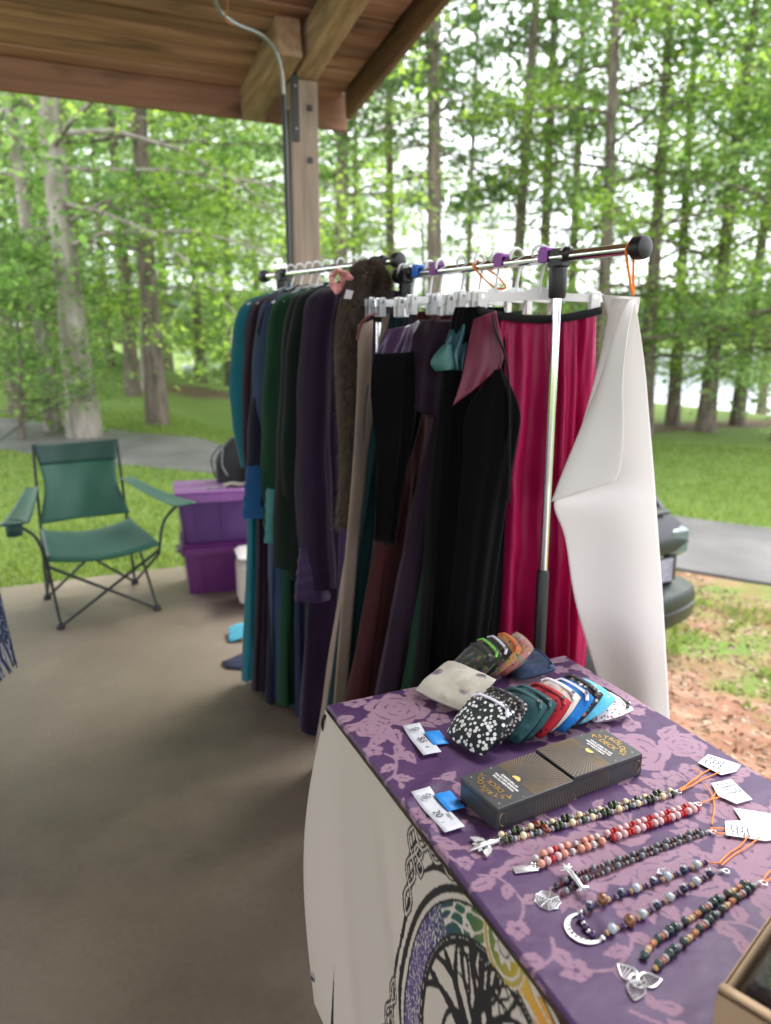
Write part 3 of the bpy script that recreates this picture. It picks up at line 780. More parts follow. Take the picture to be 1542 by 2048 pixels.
# ------------------------------------------------------------------ garment racks
chrome = mat('chrome', (.75, .75, .77), .12, metal=1.0)
blk_plastic = mat('black_plastic', (.012, .012, .014), .42, spec=.4)
white_pl = mat('white_plastic', (.72, .72, .71), .35, spec=.5, col2=(.66, .66, .66), nscale=3)
clear_pl = mat('clear_frosted_plastic', (.78, .80, .84), .28, spec=.6, trans=.55)
orange_cord = mat('orange_cord', (.80, .22, .015), .6)
def rack(label, z, capR, joint, capL, jointL, pole_split=None):
    B = thing('garment_rack', label, 'clothes rack', (joint[0], joint[1], 0), 'garment racks')
    cr, j, cl, jl = [np.array([p[0], p[1], z]) for p in (capR, joint, capL, jointL)]
    d = (cr - cl) / np.linalg.norm(cr - cl)
    MB().tube([cl, cr], .0135, 16).build('crossbar', chrome, B)
    for p, s in ((cr, 1), (cl, -1)):
        MB().disc_stack(p - d * s * .006, d * s, [(.018, -.022), (.0255, -.018), (.027, 0), (.025, .010), (.016, .015)], 20).build('end_cap', blk_plastic, B)
    for p in (j, jl):
        cb = MB().box(p + EZ * -.004, (.05, .042, .05), d, np.cross(EZ, d), bev=.008)
        cb.disc_stack(p - EZ * .02, -EZ, [(.021, 0), (.023, .01), (.022, .075), (.019, .08)], 14)
        n_ = np.cross(EZ, d)
        cb.build('joint_clamp', blk_plastic, B)
        MB().disc_stack(p + d * .03 + EZ * .006 - n_ * .012, d, [(.012, 0), (.017, .004), (.017, .018), (.011, .024)], 10).build('clamp_knob', blk_plastic, B)
        MB().tube([p * [1, 1, 0] + EZ * .86, p - EZ * .06], .0125, 14).build('upright', chrome, B)
        MB().tube([p * [1, 1, 0] + EZ * .085, p * [1, 1, 0] + EZ * .885, p * [1, 1, 0] + EZ * .893], [.0175, .0175, .014], 14).build('lower_tube', blk_plastic, B)
        MB().tube([p * [1, 1, 0] + EZ * .08 - n_ * .22, p * [1, 1, 0] + EZ * .08 + n_ * .22], .014, 10).build('foot_bar', chrome, B)
        for s in (-1, 1):
            MB().disc_stack(p * [1, 1, 0] + EZ * .032 + n_ * .2 * s - d * .01, d, [(.02, -.012), (.03, -.01), (.03, .01), (.02, .012)], 14).build('caster', blk_plastic, B)
    MB().tube([j * [1, 1, 0] + EZ * .11, jl * [1, 1, 0] + EZ * .11], .011, 10).build('lower_rail', chrome, B)
    return B, cl, cr
Z1, Z2 = 1.72, 1.78
c1R, c1J, c1L = at_z(1288, 494, Z1), at_z(1118, 515, Z1), at_z(797, 552, Z1)
c2R, c2J, c2L = at_z(800, 520, Z2), at_z(563, 549, Z2), at_z(527, 553, Z2)
d1 = (c1R - c1L) / np.linalg.norm(c1R - c1L)
d2 = (c2R - c2L) / np.linalg.norm(c2R - c2L)
rack('chrome clothes rack nearest the table with its bar end tied with orange cord', Z1, c1R, c1J, c1L, c1L + d1 * .04)
rack('second chrome clothes rack farther back carrying the long gowns', Z2, c2R, c2R - d2 * .12, c2L, c2J)
def on_bar(L_, R_, px_):                               # point of a bar that is seen at that column of the photograph
    best = min((abs(771 + FPX * (p[0] / (p[1] * C_ - (p[2] - CAM_H) * S_)) - px_), f) for f in np.linspace(0, 1, 400) for p in [L_ + (R_ - L_) * f])
    return L_ + (R_ - L_) * best[1]
# clip hangers on the near rack
def clip_hanger(p, yaw, half, label, clear=False, hgt=.10):
    h = unit2(yaw); n = np.cross(EZ, h); m = clear_pl if clear else white_pl
    t = thing('clip_hanger', label, 'clothes hanger', tuple(p - EZ * hgt), 'clip hangers on the near rack')
    zb = p[2] - hgt
    hook = []
    r = .0215
    for k in range(13):
        a = R(200 - 250 * k / 12)
        hook.append(np.array([p[0], p[1], p[2] - .0052]) + (h * math.cos(a) * r + EZ * math.sin(a) * r))
    base = np.array([p[0], p[1], zb])
    hook += [base + EZ * .045 + h * .004, base + EZ * .012]
    MB().tube(hook, [.0032] + [.0042] * (len(hook) - 2) + [.006], 8).build('hook', m, t)
    out = [(-half, -.010), (-half * .5, -.008), (-.03, -.004), (.03, -.004), (half * .5, -.008), (half, -.010), (half, .012), (half * .5, .012), (.04, .017), (.012, .028), (-.012, .028), (-.04, .017), (-half * .5, .012), (-half, .012)]
    MB().prism(out, base - n * .0035, h, EZ, -.007).build('bar', m, t, angle=30)
    for s in (-1, 1):
        c = base + h * s * (half - .022)
        cl = MB().box(c - EZ * .012 + n * .009, (.026, .006, .058), h, n, bev=.002)
        cl.box(c - EZ * .012 - n * .009, (.026, .006, .058), h, n, bev=.002)
        clip = cl.build('clip', m, t, angle=30)
        MB().tube([c + EZ * .004 - n * .012, c + EZ * .004 + n * .012], .006, 10).build('spring', chrome, clip)
    return t, base, h
ord_ = ['nearest', 'second', 'third', 'fourth', 'fifth', 'sixth', 'seventh', 'eighth', 'farthest']
hook_px = [1081, 1033, 992, 959, 923, 880, 859, 824, 806]
HG = []
for i, hp in enumerate(hook_px):
    p = on_bar(c1L, c1R, hp) + EZ * .018
    yaw = 4 if i == 0 else (30, 40, 46, 48, 50, 46, 44, 40)[i - 1]
    lab = 'white clip hanger nearest the rack pole holding the magenta skirt' if i == 0 else '%s clip hanger, %s from the rack pole on the near rail' % ('frosted clear' if i in (4, 7, 8) else 'white', ord_[i] if i < 8 else 'farthest')
    HG.append(clip_hanger(p, yaw, .172 if i == 0 else .16, lab, i in (4, 7, 8), .115 - .003 * (i % 3)))
# size markers on the bar
for hp, c, nm in ((838, (.03, .16, .62), 'blue'), (874, (.22, .05, .26), 'dark purple'), (1004, (.24, .05, .30), 'plum'), (1094, (.26, .06, .36), 'bright purple')):
    p = on_bar(c1L, c1R, hp)
    n_ = np.cross(EZ, d1)
    mm = MB().box(p + EZ * .021, (.03, .036, .012), d1, n_, bev=.003)
    mm.box(p + EZ * .005 + n_ * .0165, (.03, .004, .03), d1, n_); mm.box(p + EZ * .005 - n_ * .0165, (.03, .004, .03), d1, n_)
    tag(mm.build('size_marker', mat('marker_' + nm.replace(' ', '_'), c, .5), angle=30), '%s plastic marker clipped over the near rail' % nm, 'size marker', 'markers on the near rail')
# orange ties
def tie(pts, label, r=.0032):
    return tag(MB().tube(bez(pts, 6), r, 6).build('orange_tie', orange_cord), label, 'cord')
e = c1R - d1 * .035
tie([e + EZ * .016, e - EZ * .0 + np.cross(EZ, d1) * -.017, e - EZ * .03 - np.cross(EZ, d1) * .010, at_y(1266, 590, 1.76), e - EZ * .03 + np.cross(EZ, d1) * .012, e + np.cross(EZ, d1) * .017, e + EZ * .0165], 'orange cord loop hanging the white banner from the rail end')
e = on_bar(c1L, c1R, 955)
tie([e + EZ * .016, e - np.cross(EZ, d1) * .017, at_y(985, 572, e[1] - .05), at_y(1012, 575, e[1] - .08), at_y(990, 548, e[1] - .03), e + np.cross(EZ, d1) * .017, e + EZ * .0165], 'orange cord looped among the clip hangers')
e = c2J + d2 * -.03
tie([e + EZ * .016, e - np.cross(EZ, d2) * .016, at_y(560, 575, e[1]), e - EZ * .03 + np.cross(EZ, d2) * .01, e + np.cross(EZ, d2) * .016, e + EZ * .0165], 'orange cord tied at the far end of the second rail')

# ------------------------------------------------------------------ garments on the near rack
satin_mag = mat('magenta_satin', (.31, .005, .062), .42, spec=.25, sheen=.0, col2=(.35, .007, .072), nscale=4, bump=.05, bscale=60)
velvet_blk = cloth_mat('black_velvet', (.003, .003, .0036), .95, .15, .06)
band_blk = cloth_mat('black_elastic', (.008, .008, .009), .8, .2)
def garment(name, label, loc, group): return thing(name, label, 'garment', loc, group)
GA = 'clothes on the near rack'
# 1 magenta skirt
_, b0, h0 = HG[0]
sk = garment('satin_skirt', 'magenta satin skirt with black elastic waistband on the near rack', (b0[0], b0[1], 0), GA)
zc = b0[2] - .032
drape(b0 + np.cross(EZ, h0) * .012, (.405, 2.13), h0, zc, .09, .325, .44, .03, .17, 16, .032, 3, sag=.022, rows=48, cols=190, grow=.16).build('skirt', satin_mag, sk, angle=180)
nrow = []
for k in range(33):
    u = -1 + 2 * k / 32
    c = b0 + h0 * u * .165 + EZ * (-.030 - .024 * (1 - u * u)) - np.cross(EZ, h0) * .019
    nrow.append(c)
wb = MB().grid([[c + EZ * .010 for c in nrow], [c - EZ * .010 - np.cross(EZ, h0) * .003 for c in nrow]])
wb.grid([[c + EZ * .010 + np.cross(EZ, h0) * .036 for c in nrow], [c - EZ * .010 + np.cross(EZ, h0) * .038 for c in nrow]])
wb.build('waistband', band_blk, sk, solid=.002)
# 2 black wrap with magenta lining
vb = garment('velvet_wrap', 'black velvet wrap skirt with folded-down magenta lining and long tie', (.3, 1.98, 0), GA)
def panel(rows_, mate, name, parent, bulge=.03, fold=.008, nf=4, cols=28, seed=1, solid=.004):
    """open cloth panel between a left and a right edge, each row ((x,y,dist),(x,y,dist)) surveyed on the photograph"""
    Ls = bez([at_y(*r[0]) for r in rows_], 6); Rs = bez([at_y(*r[1]) for r in rows_], 6)
    G = []
    for i, (l, r) in enumerate(zip(Ls, Rs)):
        f = i / (len(Ls) - 1); row = []
        nn = np.cross(r - l, EZ); nn = nn / (np.linalg.norm(nn) + 1e-9)
        for k in range(cols):
            u = k / (cols - 1)
            row.append(l + (r - l) * u + nn * (bulge * math.sin(math.pi * u) + fold * math.sin(u * nf * 6.28 + seed + f * 1.5) * (.3 + f)))
        G.append(row)
    return MB().grid(G).build(name, mate, parent, angle=180, solid=solid)
drape(at_y(958, 640, 2.02), at_y(893, 1500, 2.0), unit2(12), 1.60, .12, .13, .275, .05, .14, 7, .016, 8, rows=40, cols=110, pw=.55).build('skirt', velvet_blk, vb, angle=180)
panel([((948, 640, 1.97), (992, 622, 1.95)), ((935, 700, 1.945), (1000, 660, 1.93)), ((922, 760, 1.93), (1008, 705, 1.925)), ((905, 812, 1.925), (1000, 735, 1.925))], mat('magenta_lining', (.11, .005, .026), .5, sheen=.05, col2=(.13, .006, .03), nscale=5), 'lining_flap', vb, .012, .003, 2)
panel([((986, 740, 1.93), (1000, 736, 1.93)), ((960, 780, 1.925), (1022, 775, 1.925)), ((930, 830, 1.92), (1040, 830, 1.92)), ((925, 920, 1.92), (1030, 900, 1.925)), ((912, 1050, 1.92), (1010, 1020, 1.93)), ((888, 1320, 1.93), (968, 1320, 1.95)), ((878, 1560, 1.94), (952, 1560, 1.96)), ((872, 1760, 1.94), (942, 1760, 1.96))], velvet_blk, 'overlay', vb, .03, .006, 3)
MB().tube(bez([at_y(985, 628, 1.92), at_y(990, 660, 1.915), at_y(1008, 705, 1.90), at_y(1017, 760, 1.895), at_y(1019, 880, 1.89), at_y(1018, 1003, 1.89)], 8), .012, 8, flat=.18).build('tie', band_blk, vb)
# the darker skirts behind: hanger index, colour, left foot seen at (x), widths
def hang_skirt(name, label, i, m, botx, bdist, zb, wt, wb_, nf, amp, seed, tt=.04, tb=.12, zoff=.03):
    _, b, h = HG[i]
    g_ = garment(name, label, (b[0], b[1], 0), GA)
    bt = at_y(botx, 1300, bdist)
    drape(b, bt, unit2(math.degrees(math.atan2(h[1], h[0])) - 4), b[2] - zoff, zb, wt, wb_, tt, tb, nf, amp, seed, sag=.01, rows=38, cols=100).build('skirt', m, g_, angle=180)
    return g_, b, h
m_green = cloth_mat('dark_green_velvet', (.006, .022, .012), .85, .5, .15, tint=(.3, .8, .5))
m_plum = cloth_mat('dark_plum_cotton', (.021, .012, .022), .9, .25, .1)
m_maroon = cloth_mat('maroon_cotton', (.036, .010, .011), .9, .25, .1)
m_dteal = cloth_mat('deep_teal_velvet', (.005, .020, .022), .85, .4, .15)
m_blackp = cloth_mat('purple_black_satin', (.010, .006, .014), .5, .2, .4)
m_beige = cloth_mat('beige_linen', (.22, .17, .135), .9, .2, .2)
m_teal_s = mat('turquoise_satin', (.008, .05, .065), .35, sheen=.05, col2=(.012, .07, .085), nscale=6, bump=.1)
m_pur_s = mat('purple_satin', (.026, .010, .04), .4, sheen=.05, col2=(.036, .014, .052), nscale=6, bump=.1)
hang_skirt('velvet_skirt', 'dark green velvet skirt behind the black velvet wrap', 2, m_green, 890, 2.12, .14, .20, .42, 6, .016, 13)
g4, b4, h4 = hang_skirt('plum_skirt', 'very dark plum long skirt left of the black velvet wrap', 3, m_plum, 815, 2.2, .12, .19, .44, 5, .018, 14)
g5, b5, h5 = hang_skirt('maroon_skirt', 'dark maroon long skirt left of the plum skirt', 5, m_maroon, 765, 2.32, .10, .18, .42, 5, .016, 15)
g6, b6, h6 = hang_skirt('teal_skirt', 'deep teal velvet skirt between the maroon skirt and beige garment', 7, m_dteal, 730, 2.42, .10, .18, .40, 6, .016, 16)
g7, b7, h7 = hang_skirt('satin_gown', 'purple-black satin halter gown with a dark bodice near the beige garment', 6, m_blackp, 775, 2.32, .16, .16, .36, 6, .014, 17)
panel([((772, 660, 2.10), (836, 640, 2.18)), ((757, 690, 2.07), (842, 672, 2.15)), ((748, 715, 2.06), (838, 705, 2.14))], m_pur_s, 'satin_yoke', g7, .03, .007, 3)
panel([((748, 708, 2.05), (838, 700, 2.14)), ((740, 760, 2.04), (842, 760, 2.13)), ((742, 830, 2.05), (840, 830, 2.14)), ((748, 900, 2.06), (818, 905, 2.15)), ((748, 980, 2.08), (786, 990, 2.16)), ((746, 1080, 2.10), (760, 1090, 2.16))], velvet_blk, 'bodice', g7, .045, .010, 3)
MB().tube(bez([at_y(736, 770, 2.03), at_y(730, 820, 2.03), at_y(727, 880, 2.04)], 6), .010, 8, flat=.25).build('tie', band_blk, g7)
g8, b8, h8 = hang_skirt('beige_garment', 'long beige linen garment with maroon strap at the far end of the near rack', 8, m_beige, 700, 2.46, .06, .15, .30, 5, .012, 18, tb=.08)
panel([((716, 650, 2.32), (745, 640, 2.34)), ((712, 800, 2.30), (738, 800, 2.34)), ((702, 960, 2.29), (728, 960, 2.33)), ((688, 1120, 2.28), (712, 1120, 2.32)), ((668, 1380, 2.28), (694, 1380, 2.32)), ((656, 1520, 2.28), (684, 1520, 2.32))], m_beige, 'front_panel', g8, .012, .004, 1, cols=10)
MB().tube(bez([at_y(752, 628, 2.28), at_y(735, 634, 2.26), at_y(722, 650, 2.25), at_y(714, 680, 2.26)], 6), .008, 8, flat=.4).build('strap', cloth_mat('maroon_strap', (.10, .02, .02), .7), g8)
# turquoise piece and plum top draped over the plum skirt
tq = garment('turquoise_top', 'small shiny turquoise satin top draped over the dark plum skirt', at_y(895, 740, 2.0), GA)
panel([((905, 650, 2.02), (945, 630, 2.02)), ((892, 678, 1.985), (938, 668, 2.0)), ((885, 705, 1.975), (930, 705, 1.985)), ((900, 738, 1.98), (922, 742, 1.985))], m_teal_s, 'satin_body', tq, .02, .010, 2)
panel([((888, 690, 1.97), (902, 688, 1.97)), ((868, 712, 1.965), (908, 706, 1.965)), ((862, 728, 1.965), (912, 728, 1.965)), ((872, 742, 1.967), (908, 738, 1.967))], mat('turquoise_lining', (.03, .12, .11), .5), 'cup', tq, .02, .002, 1)
pt = garment('wrap_blouse', 'plum satin wrap top hung behind the turquoise top', at_y(845, 760, 2.2), GA)
panel([((845, 640, 2.12), (905, 640, 2.08)), ((825, 680, 2.10), (905, 690, 2.06)), ((812, 740, 2.09), (902, 760, 2.05)), ((812, 800, 2.10), (895, 850, 2.06))], cloth_mat('plum_satin', (.016, .007, .016), .6, .2, .2), 'body', pt, .03, .008, 2)
# fur stole with a pink flower
def fur_stole():
    t = garment('fur_stole', 'brown faux fur stole hanging between the two racks', at_y(700, 1060, 2.52), 'fur and flower between the racks')
    path = bez([at_y(757, 640, 2.60), at_y(757, 575, 2.56), at_y(735, 552, 2.50), at_y(712, 590, 2.46), at_y(695, 680, 2.44), at_y(698, 800, 2.43), at_y(702, 930, 2.43), at_y(694, 1050, 2.43)], 8)
    n = len(path); rad = [.028 + .024 * math.sin(math.pi * min(1, (i / n) * 2.2)) if i < n * .25 else .052 - .018 * ((i / n) - .25) for i in range(n)]
    rad[-1] = .018
    fb = mat('brown_fur', (.035, .024, .017), .95, col2=(.085, .06, .042), nscale=9, stretch=(1, 1, .4))
    core = MB().tube(path, rad, 12, flat=.75).build('pelt', fb, t)
    rs = np.random.RandomState(6); k = 22000
    i = rs.randint(0, n - 1, k); f = rs.rand(k)[:, None]
    P = np.array(path); c = P[i] * (1 - f) + P[i + 1] * f
    tg = P[i + 1] - P[i]; tg /= np.linalg.norm(tg, axis=1, keepdims=True)
    o = rs.randn(k, 3); o -= (o * tg).sum(1, keepdims=True) * tg; o /= np.linalg.norm(o, axis=1, keepdims=True)
    r = np.array(rad)[i][:, None] * .78
    b = c + o * r; tip = b + o * rs.uniform(.008, .022, (k, 1)) + tg * rs.uniform(.005, .028, (k, 1)) + rs.randn(k, 3) * .005
    sd = np.cross(o, tg) * .0014
    V = np.stack([b - sd, b + sd, tip], 1).reshape(-1, 3) - ORG[t]
    hm = leaf_mat('fur_hair', (.035, .024, .018), (.15, .11, .08), .1)
    ho = link('hair', mesh_np('hair', V, np.arange(3 * k).reshape(k, 3), hm, 3), (0, 0, 0), t); ho['kind'] = 'stuff'
    fl_ = thing('fabric_flower', 'pink fabric flower with small grey tag pinned beside the fur stole', 'flower', at_y(682, 600, 2.42), 'fur and flower between the racks')
    c0 = at_y(682, 564, 2.42); pm_ = mat('pink_cloth', (.60, .22, .22), .7, sheen=.3, col2=(.72, .33, .30), nscale=20)
    u_ = np.array([.95, .3, 0]); w_ = np.array([0, -.35, 1.]); 
    for j in range(9):
        a = j * 2.4; rr = .010 + .0022 * j
        d_ = u_ * math.cos(a) + w_ * math.sin(a)
        s_ = u_ * -math.sin(a) + w_ * math.cos(a); nn = np.cross(u_, w_)
        G = [[c0 + d_ * (rr + .026 * v * 1.0) * .8 + s_ * .021 * math.sin(math.pi * (.15 + .85 * v)) * x - nn * (.010 * (1 - v) - .014 * v * v + .012 * x * x) - nn * .003 * (9 - j) for x in (-1, -.5, 0, .5, 1)] for v in (0, .33, .66, 1)]
        MB().grid(G).build('petal', pm_, fl_, angle=180, solid=.001)
    MB().prism([(-.012, -.014), (.012, -.016), (.014, .010), (-.010, .014)], at_y(697, 588, 2.39), np.array([.97, .2, 0]), np.array([.25, -.1, .95]), .0012).build('tag', mat('grey_tag', (.50, .46, .48), .6), fl_, smooth=False)
fur_stole()

# ------------------------------------------------------------------ long gowns on the second rack
def gown_hanger(p, yaw, label):
    h = unit2(yaw); t = thing('gown_hanger', label, 'clothes hanger', tuple(p - EZ * .1), 'gown hangers on the second rack')
    hook = [np.array(p) - EZ * .004 + (h * math.cos(R(200 - 25 * k)) + EZ * math.sin(R(200 - 25 * k))) * .02 for k in range(10)]
    base = np.array(p) - EZ * .075
    MB().tube(hook + [base + EZ * .01, base], .0035, 7).build('hook', white_pl, t)
    MB().tube(bez([base - h * .20 - EZ * .07, base - h * .12 - EZ * .035, base - EZ * -.004, base + h * .12 - EZ * .035, base + h * .20 - EZ * .07], 5), .0075, 8, flat=.6).build('shoulder_bar', white_pl, t)
    MB().tube([base - h * .19 - EZ * .072, base + h * .19 - EZ * .072], .004, 7).build('lower_bar', white_pl, t)
    return base, h
c_teal = cloth_mat('teal_cotton', (.004, .085, .11), .8, .3)
c_plum2 = cloth_mat('plum_wool', (.012, .005, .011), .9, .3, .15)
c_blue = cloth_mat('bright_blue_lining', (.006, .05, .14), .7, .3)
c_navyb = cloth_mat('navy_black_velvet', (.005, .006, .013), .9, .3, .15)
c_slate = cloth_mat('slate_blue_cotton', (.014, .028, .06), .85, .3)
c_seaf = cloth_mat('sea_green_lining', (.035, .14, .135), .7, .3)
c_dgrn = cloth_mat('forest_green_velvet', (.004, .018, .009), .85, .5, .15, tint=(.3, .8, .4))
c_navy = cloth_mat('navy_velvet', (.008, .009, .028), .85, .4, .2, tint=(.4, .5, 1))
c_blkg = cloth_mat('black_green_velvet', (.004, .008, .006), .9, .3, .1)
c_purp = cloth_mat('dark_violet_cotton', (.015, .008, .021), .9, .3, .15)
c_viol = cloth_mat('violet_satin', (.026, .011, .048), .5, .4, .3)
gowns = [ # hook column, label, body, sleeve colour, cuff lining, hem, sleeve length, cuff radius
    (582, 'teal gown with long sleeves at the far end of the second rack', c_teal, c_teal, None, .06, .62, .05),
    (600, 'plum gown next to the teal gown on the second rack', c_plum2, c_plum2, None, .10, .70, .06),
    (618, 'blue gown with bright blue cuff lining on the second rack', c_navyb, c_navyb, c_blue, .06, .74, .075),
    (634, 'slate blue gown between the blue gown and forest green gown', c_slate, c_slate, None, .08, .66, .06),
    (654, 'forest green gown with sea green lined sleeve on the second rack', c_dgrn, c_dgrn, c_seaf, .04, .82, .085),
    (682, 'navy velvet gown right of the forest green gown', c_navy, c_blkg, None, .03, .95, .09),
    (704, 'black velvet gown left of the dark violet gown', c_blkg, c_blkg, None, .012, 1.0, .09),
    (726, 'dark violet gown with bell sleeve nearest the fur stole', c_purp, c_purp, c_viol, .012, 1.0, .085),
]
GG = 'long gowns on the second rack'
for i, (hp, lab, mb_, ms_, ml_, hem_, sl, cr_) in enumerate(gowns):
    p = on_bar(c2L, c2R, hp) + EZ * .016
    yaw = 38 + (i * 37 % 11) - 3
    base, h = gown_hanger(p, yaw, 'white hanger holding the ' + lab.split(' with ')[0].split(' next ')[0].split(' between ')[0].split(' right of ')[0].split(' left of ')[0].split(' nearest ')[0])
    t = garment('gown', lab, (base[0], base[1], hem_), GG)
    n_ = np.cross(EZ, h)
    bt = base - h * (.03 - .004 * i) + d2 * -.02
    body = drape(base, bt, h, base[2] + .012, min(hem_, .06 if i == 0 else .02), .36, .50 - .006 * i + (.14 if i == 7 else 0), .014, .14, 9, .026, 40 + i, drop=.09, rows=40, cols=90, hem=.016).build('body', mb_, t, angle=180)
    for s in (-1, 1):
        sh = base + h * s * .19 - EZ * .10
        if s < 0:
            mid = sh + h * s * .06 - EZ * sl * .5 + d2 * .02; end = sh + h * s * (.03 + .03 * (i % 3)) - EZ * sl + d2 * .02
        else:
            mid = sh + h * .03 - EZ * sl * .5; end = sh + h * .01 - EZ * sl
        sl_o = sleeve(sh, mid, end, .055, cr_ * .85, 60 + i, neck=base + h * s * .07 - EZ * .012).build('sleeve', ms_, t, angle=180)
        if ml_ is not None and s < 0:
            e2 = end - EZ * .03
            sleeve(end + EZ * .16 - h * .016, end + EZ * .06 - h * .02, end - EZ * .05 - h * .012, .036, cr_ * .72, 80 + i).build('cuff_lining', ml_, t, angle=180)
    if i == 7:
        panel([((672, 700, 2.52), (690, 690, 2.50)), ((680, 760, 2.50), (700, 770, 2.49)), ((684, 850, 2.49), (702, 860, 2.48)), ((682, 980, 2.49), (698, 1000, 2.48)), ((676, 1200, 2.50), (700, 1150, 2.48)), ((668, 1330, 2.50), (690, 1330, 2.48))], c_viol, 'side_panel', t, .01, .004, 1, cols=10)
# hems that trail on the floor
def hem(pts, m, label, name='trailing_hem'):
    P = [at_z(x, y, z) for x, y, z in pts]; c = sum(P) / len(P)
    G = []
    for v in np.linspace(0, 1, 9):
        a = P[0] + (P[1] - P[0]) * v; b = P[3] + (P[2] - P[3]) * v
        G.append([a + (b - a) * u + EZ * (.008 * math.sin(u * 9 + v * 3) ** 2 + .006 * math.sin(math.pi * u)) for u in np.linspace(0, 1, 14)])
    return tag(MB().grid(G).build(name, m, angle=180, solid=.004), label, 'cloth')
hem([(457, 1256, .03), (488, 1246, .05), (494, 1276, .02), (458, 1285, .006)], mat('turquoise_cloth', (.004, .20, .30), .75, sheen=.3, col2=(.008, .26, .36), nscale=14), 'small turquoise cloth on the floor under the gowns')
hem([(443, 1326, .004), (530, 1290, .012), (580, 1345, .010), (452, 1337, .004)], cloth_mat('navy_hem', (.018, .02, .045), .85), 'navy hem trailing onto the floor under the gowns')
hem([(572, 1398, .006), (640, 1340, .06), (668, 1400, .02), (600, 1414, .005)], c_purp, 'dark violet hem spreading on the floor by the table')

# ------------------------------------------------------------------ white banner hung from the rail end
vinyl = mat('white_vinyl', (.80, .77, .745), .5, spec=.35, col2=(.82, .80, .78), nscale=2.5, bump=.35, bscale=7)
bn = thing('white_banner', 'folded white vinyl banner hanging from the end of the near rack', 'banner', (.66, 1.83, 0))
panel([((1225, 596, 1.86), (1272, 598, 1.77)), ((1200, 720, 1.87), (1290, 720, 1.78)), ((1170, 830, 1.87), (1299, 830, 1.79)), ((1128, 960, 1.86), (1309, 960, 1.80)), ((1108, 1010, 1.85), (1312, 1010, 1.80)), ((1130, 1075, 1.86), (1317, 1075, 1.80)), ((1150, 1200, 1.88), (1326, 1200, 1.81)), ((1190, 1340, 1.90), (1334, 1340, 1.82)), ((1228, 1450, 1.90), (1342, 1500, 1.83)), ((1245, 1560, 1.90), (1350, 1640, 1.84))], vinyl, 'sheet', bn, .02, .010, 1, cols=34, seed=2, solid=.0012)
panel([((1258, 600, 1.765), (1270, 600, 1.755)), ((1230, 670, 1.78), (1256, 670, 1.73)), ((1200, 760, 1.80), (1247, 765, 1.72)), ((1165, 850, 1.81), (1249, 860, 1.725)), ((1130, 935, 1.825), (1243, 935, 1.735)), ((1104, 1003, 1.835), (1232, 962, 1.745))], vinyl, 'folded_corner', bn, .014, .004, 1, cols=24, seed=0, solid=.0012)
panel([((1204, 590, 1.93), (1280, 594, 1.80)), ((1212, 620, 1.93), (1279, 612, 1.80)), ((1222, 655, 1.93), (1274, 636, 1.80))], vinyl, 'back_corner', bn, .004, .002, 1, cols=12, solid=.0012)
MB().disc_stack(at_y(1236, 612, 1.855), (.2, -1, 0), [(.003, -.006), (.003, .002)], 10).build('grommet_hole', black_metal, bn)
# black bag on the floor behind the table
bg = MB()
Pb = at_y(1165, 1290, 2.12)
G = []
for v in np.linspace(0, 1, 12):
    r_ = .13 * (math.sin(math.pi * (.12 + .85 * v)) ** .5)
    G.append([np.array([Pb[0] + r_ * math.cos(a) * (1 + .07 * math.sin(5 * a + v * 4)), Pb[1] + .05 + r_ * .8 * math.sin(a), .005 + v * (Pb[2] + .05)]) for a in np.linspace(0, 2 * math.pi, 25)])
tag(bg.grid(G).build('black_bag', mat('black_plastic_bag', (.010, .010, .011), .35, bump=.5, nscale=12), angle=180), 'black bag standing behind the table under the magenta skirt', 'bag')
# ------------------------------------------------------------------ table, cloth and banner
TW, TL = .622, 1.22
tb = thing('folding_table', 'white folding table under the purple cloth', 'table', tuple((tp(TW / 2, TL / 2) * [1, 1, 0])))
MB().box(tp(TW / 2, TL / 2, -.024), (TW - .006, TL - .006, .04), EA, EB, bev=.01).build('tabletop', mat('white_table', (.55, .55, .53), .5), tb)
for p in (.06, TW - .06):
    for q in (.09, TL - .12):
        MB().tube([tp(p, q, -.05), tp(p, q, -.72), tp(p, q, -.742)], [.0125, .0125, .015], 10).build('leg', black_metal, tb)
for q in (.09, TL - .12):
    MB().tube([tp(.06, q, -.55), tp(TW - .06, q, -.55)], .009, 8).build('leg_brace', black_metal, tb)
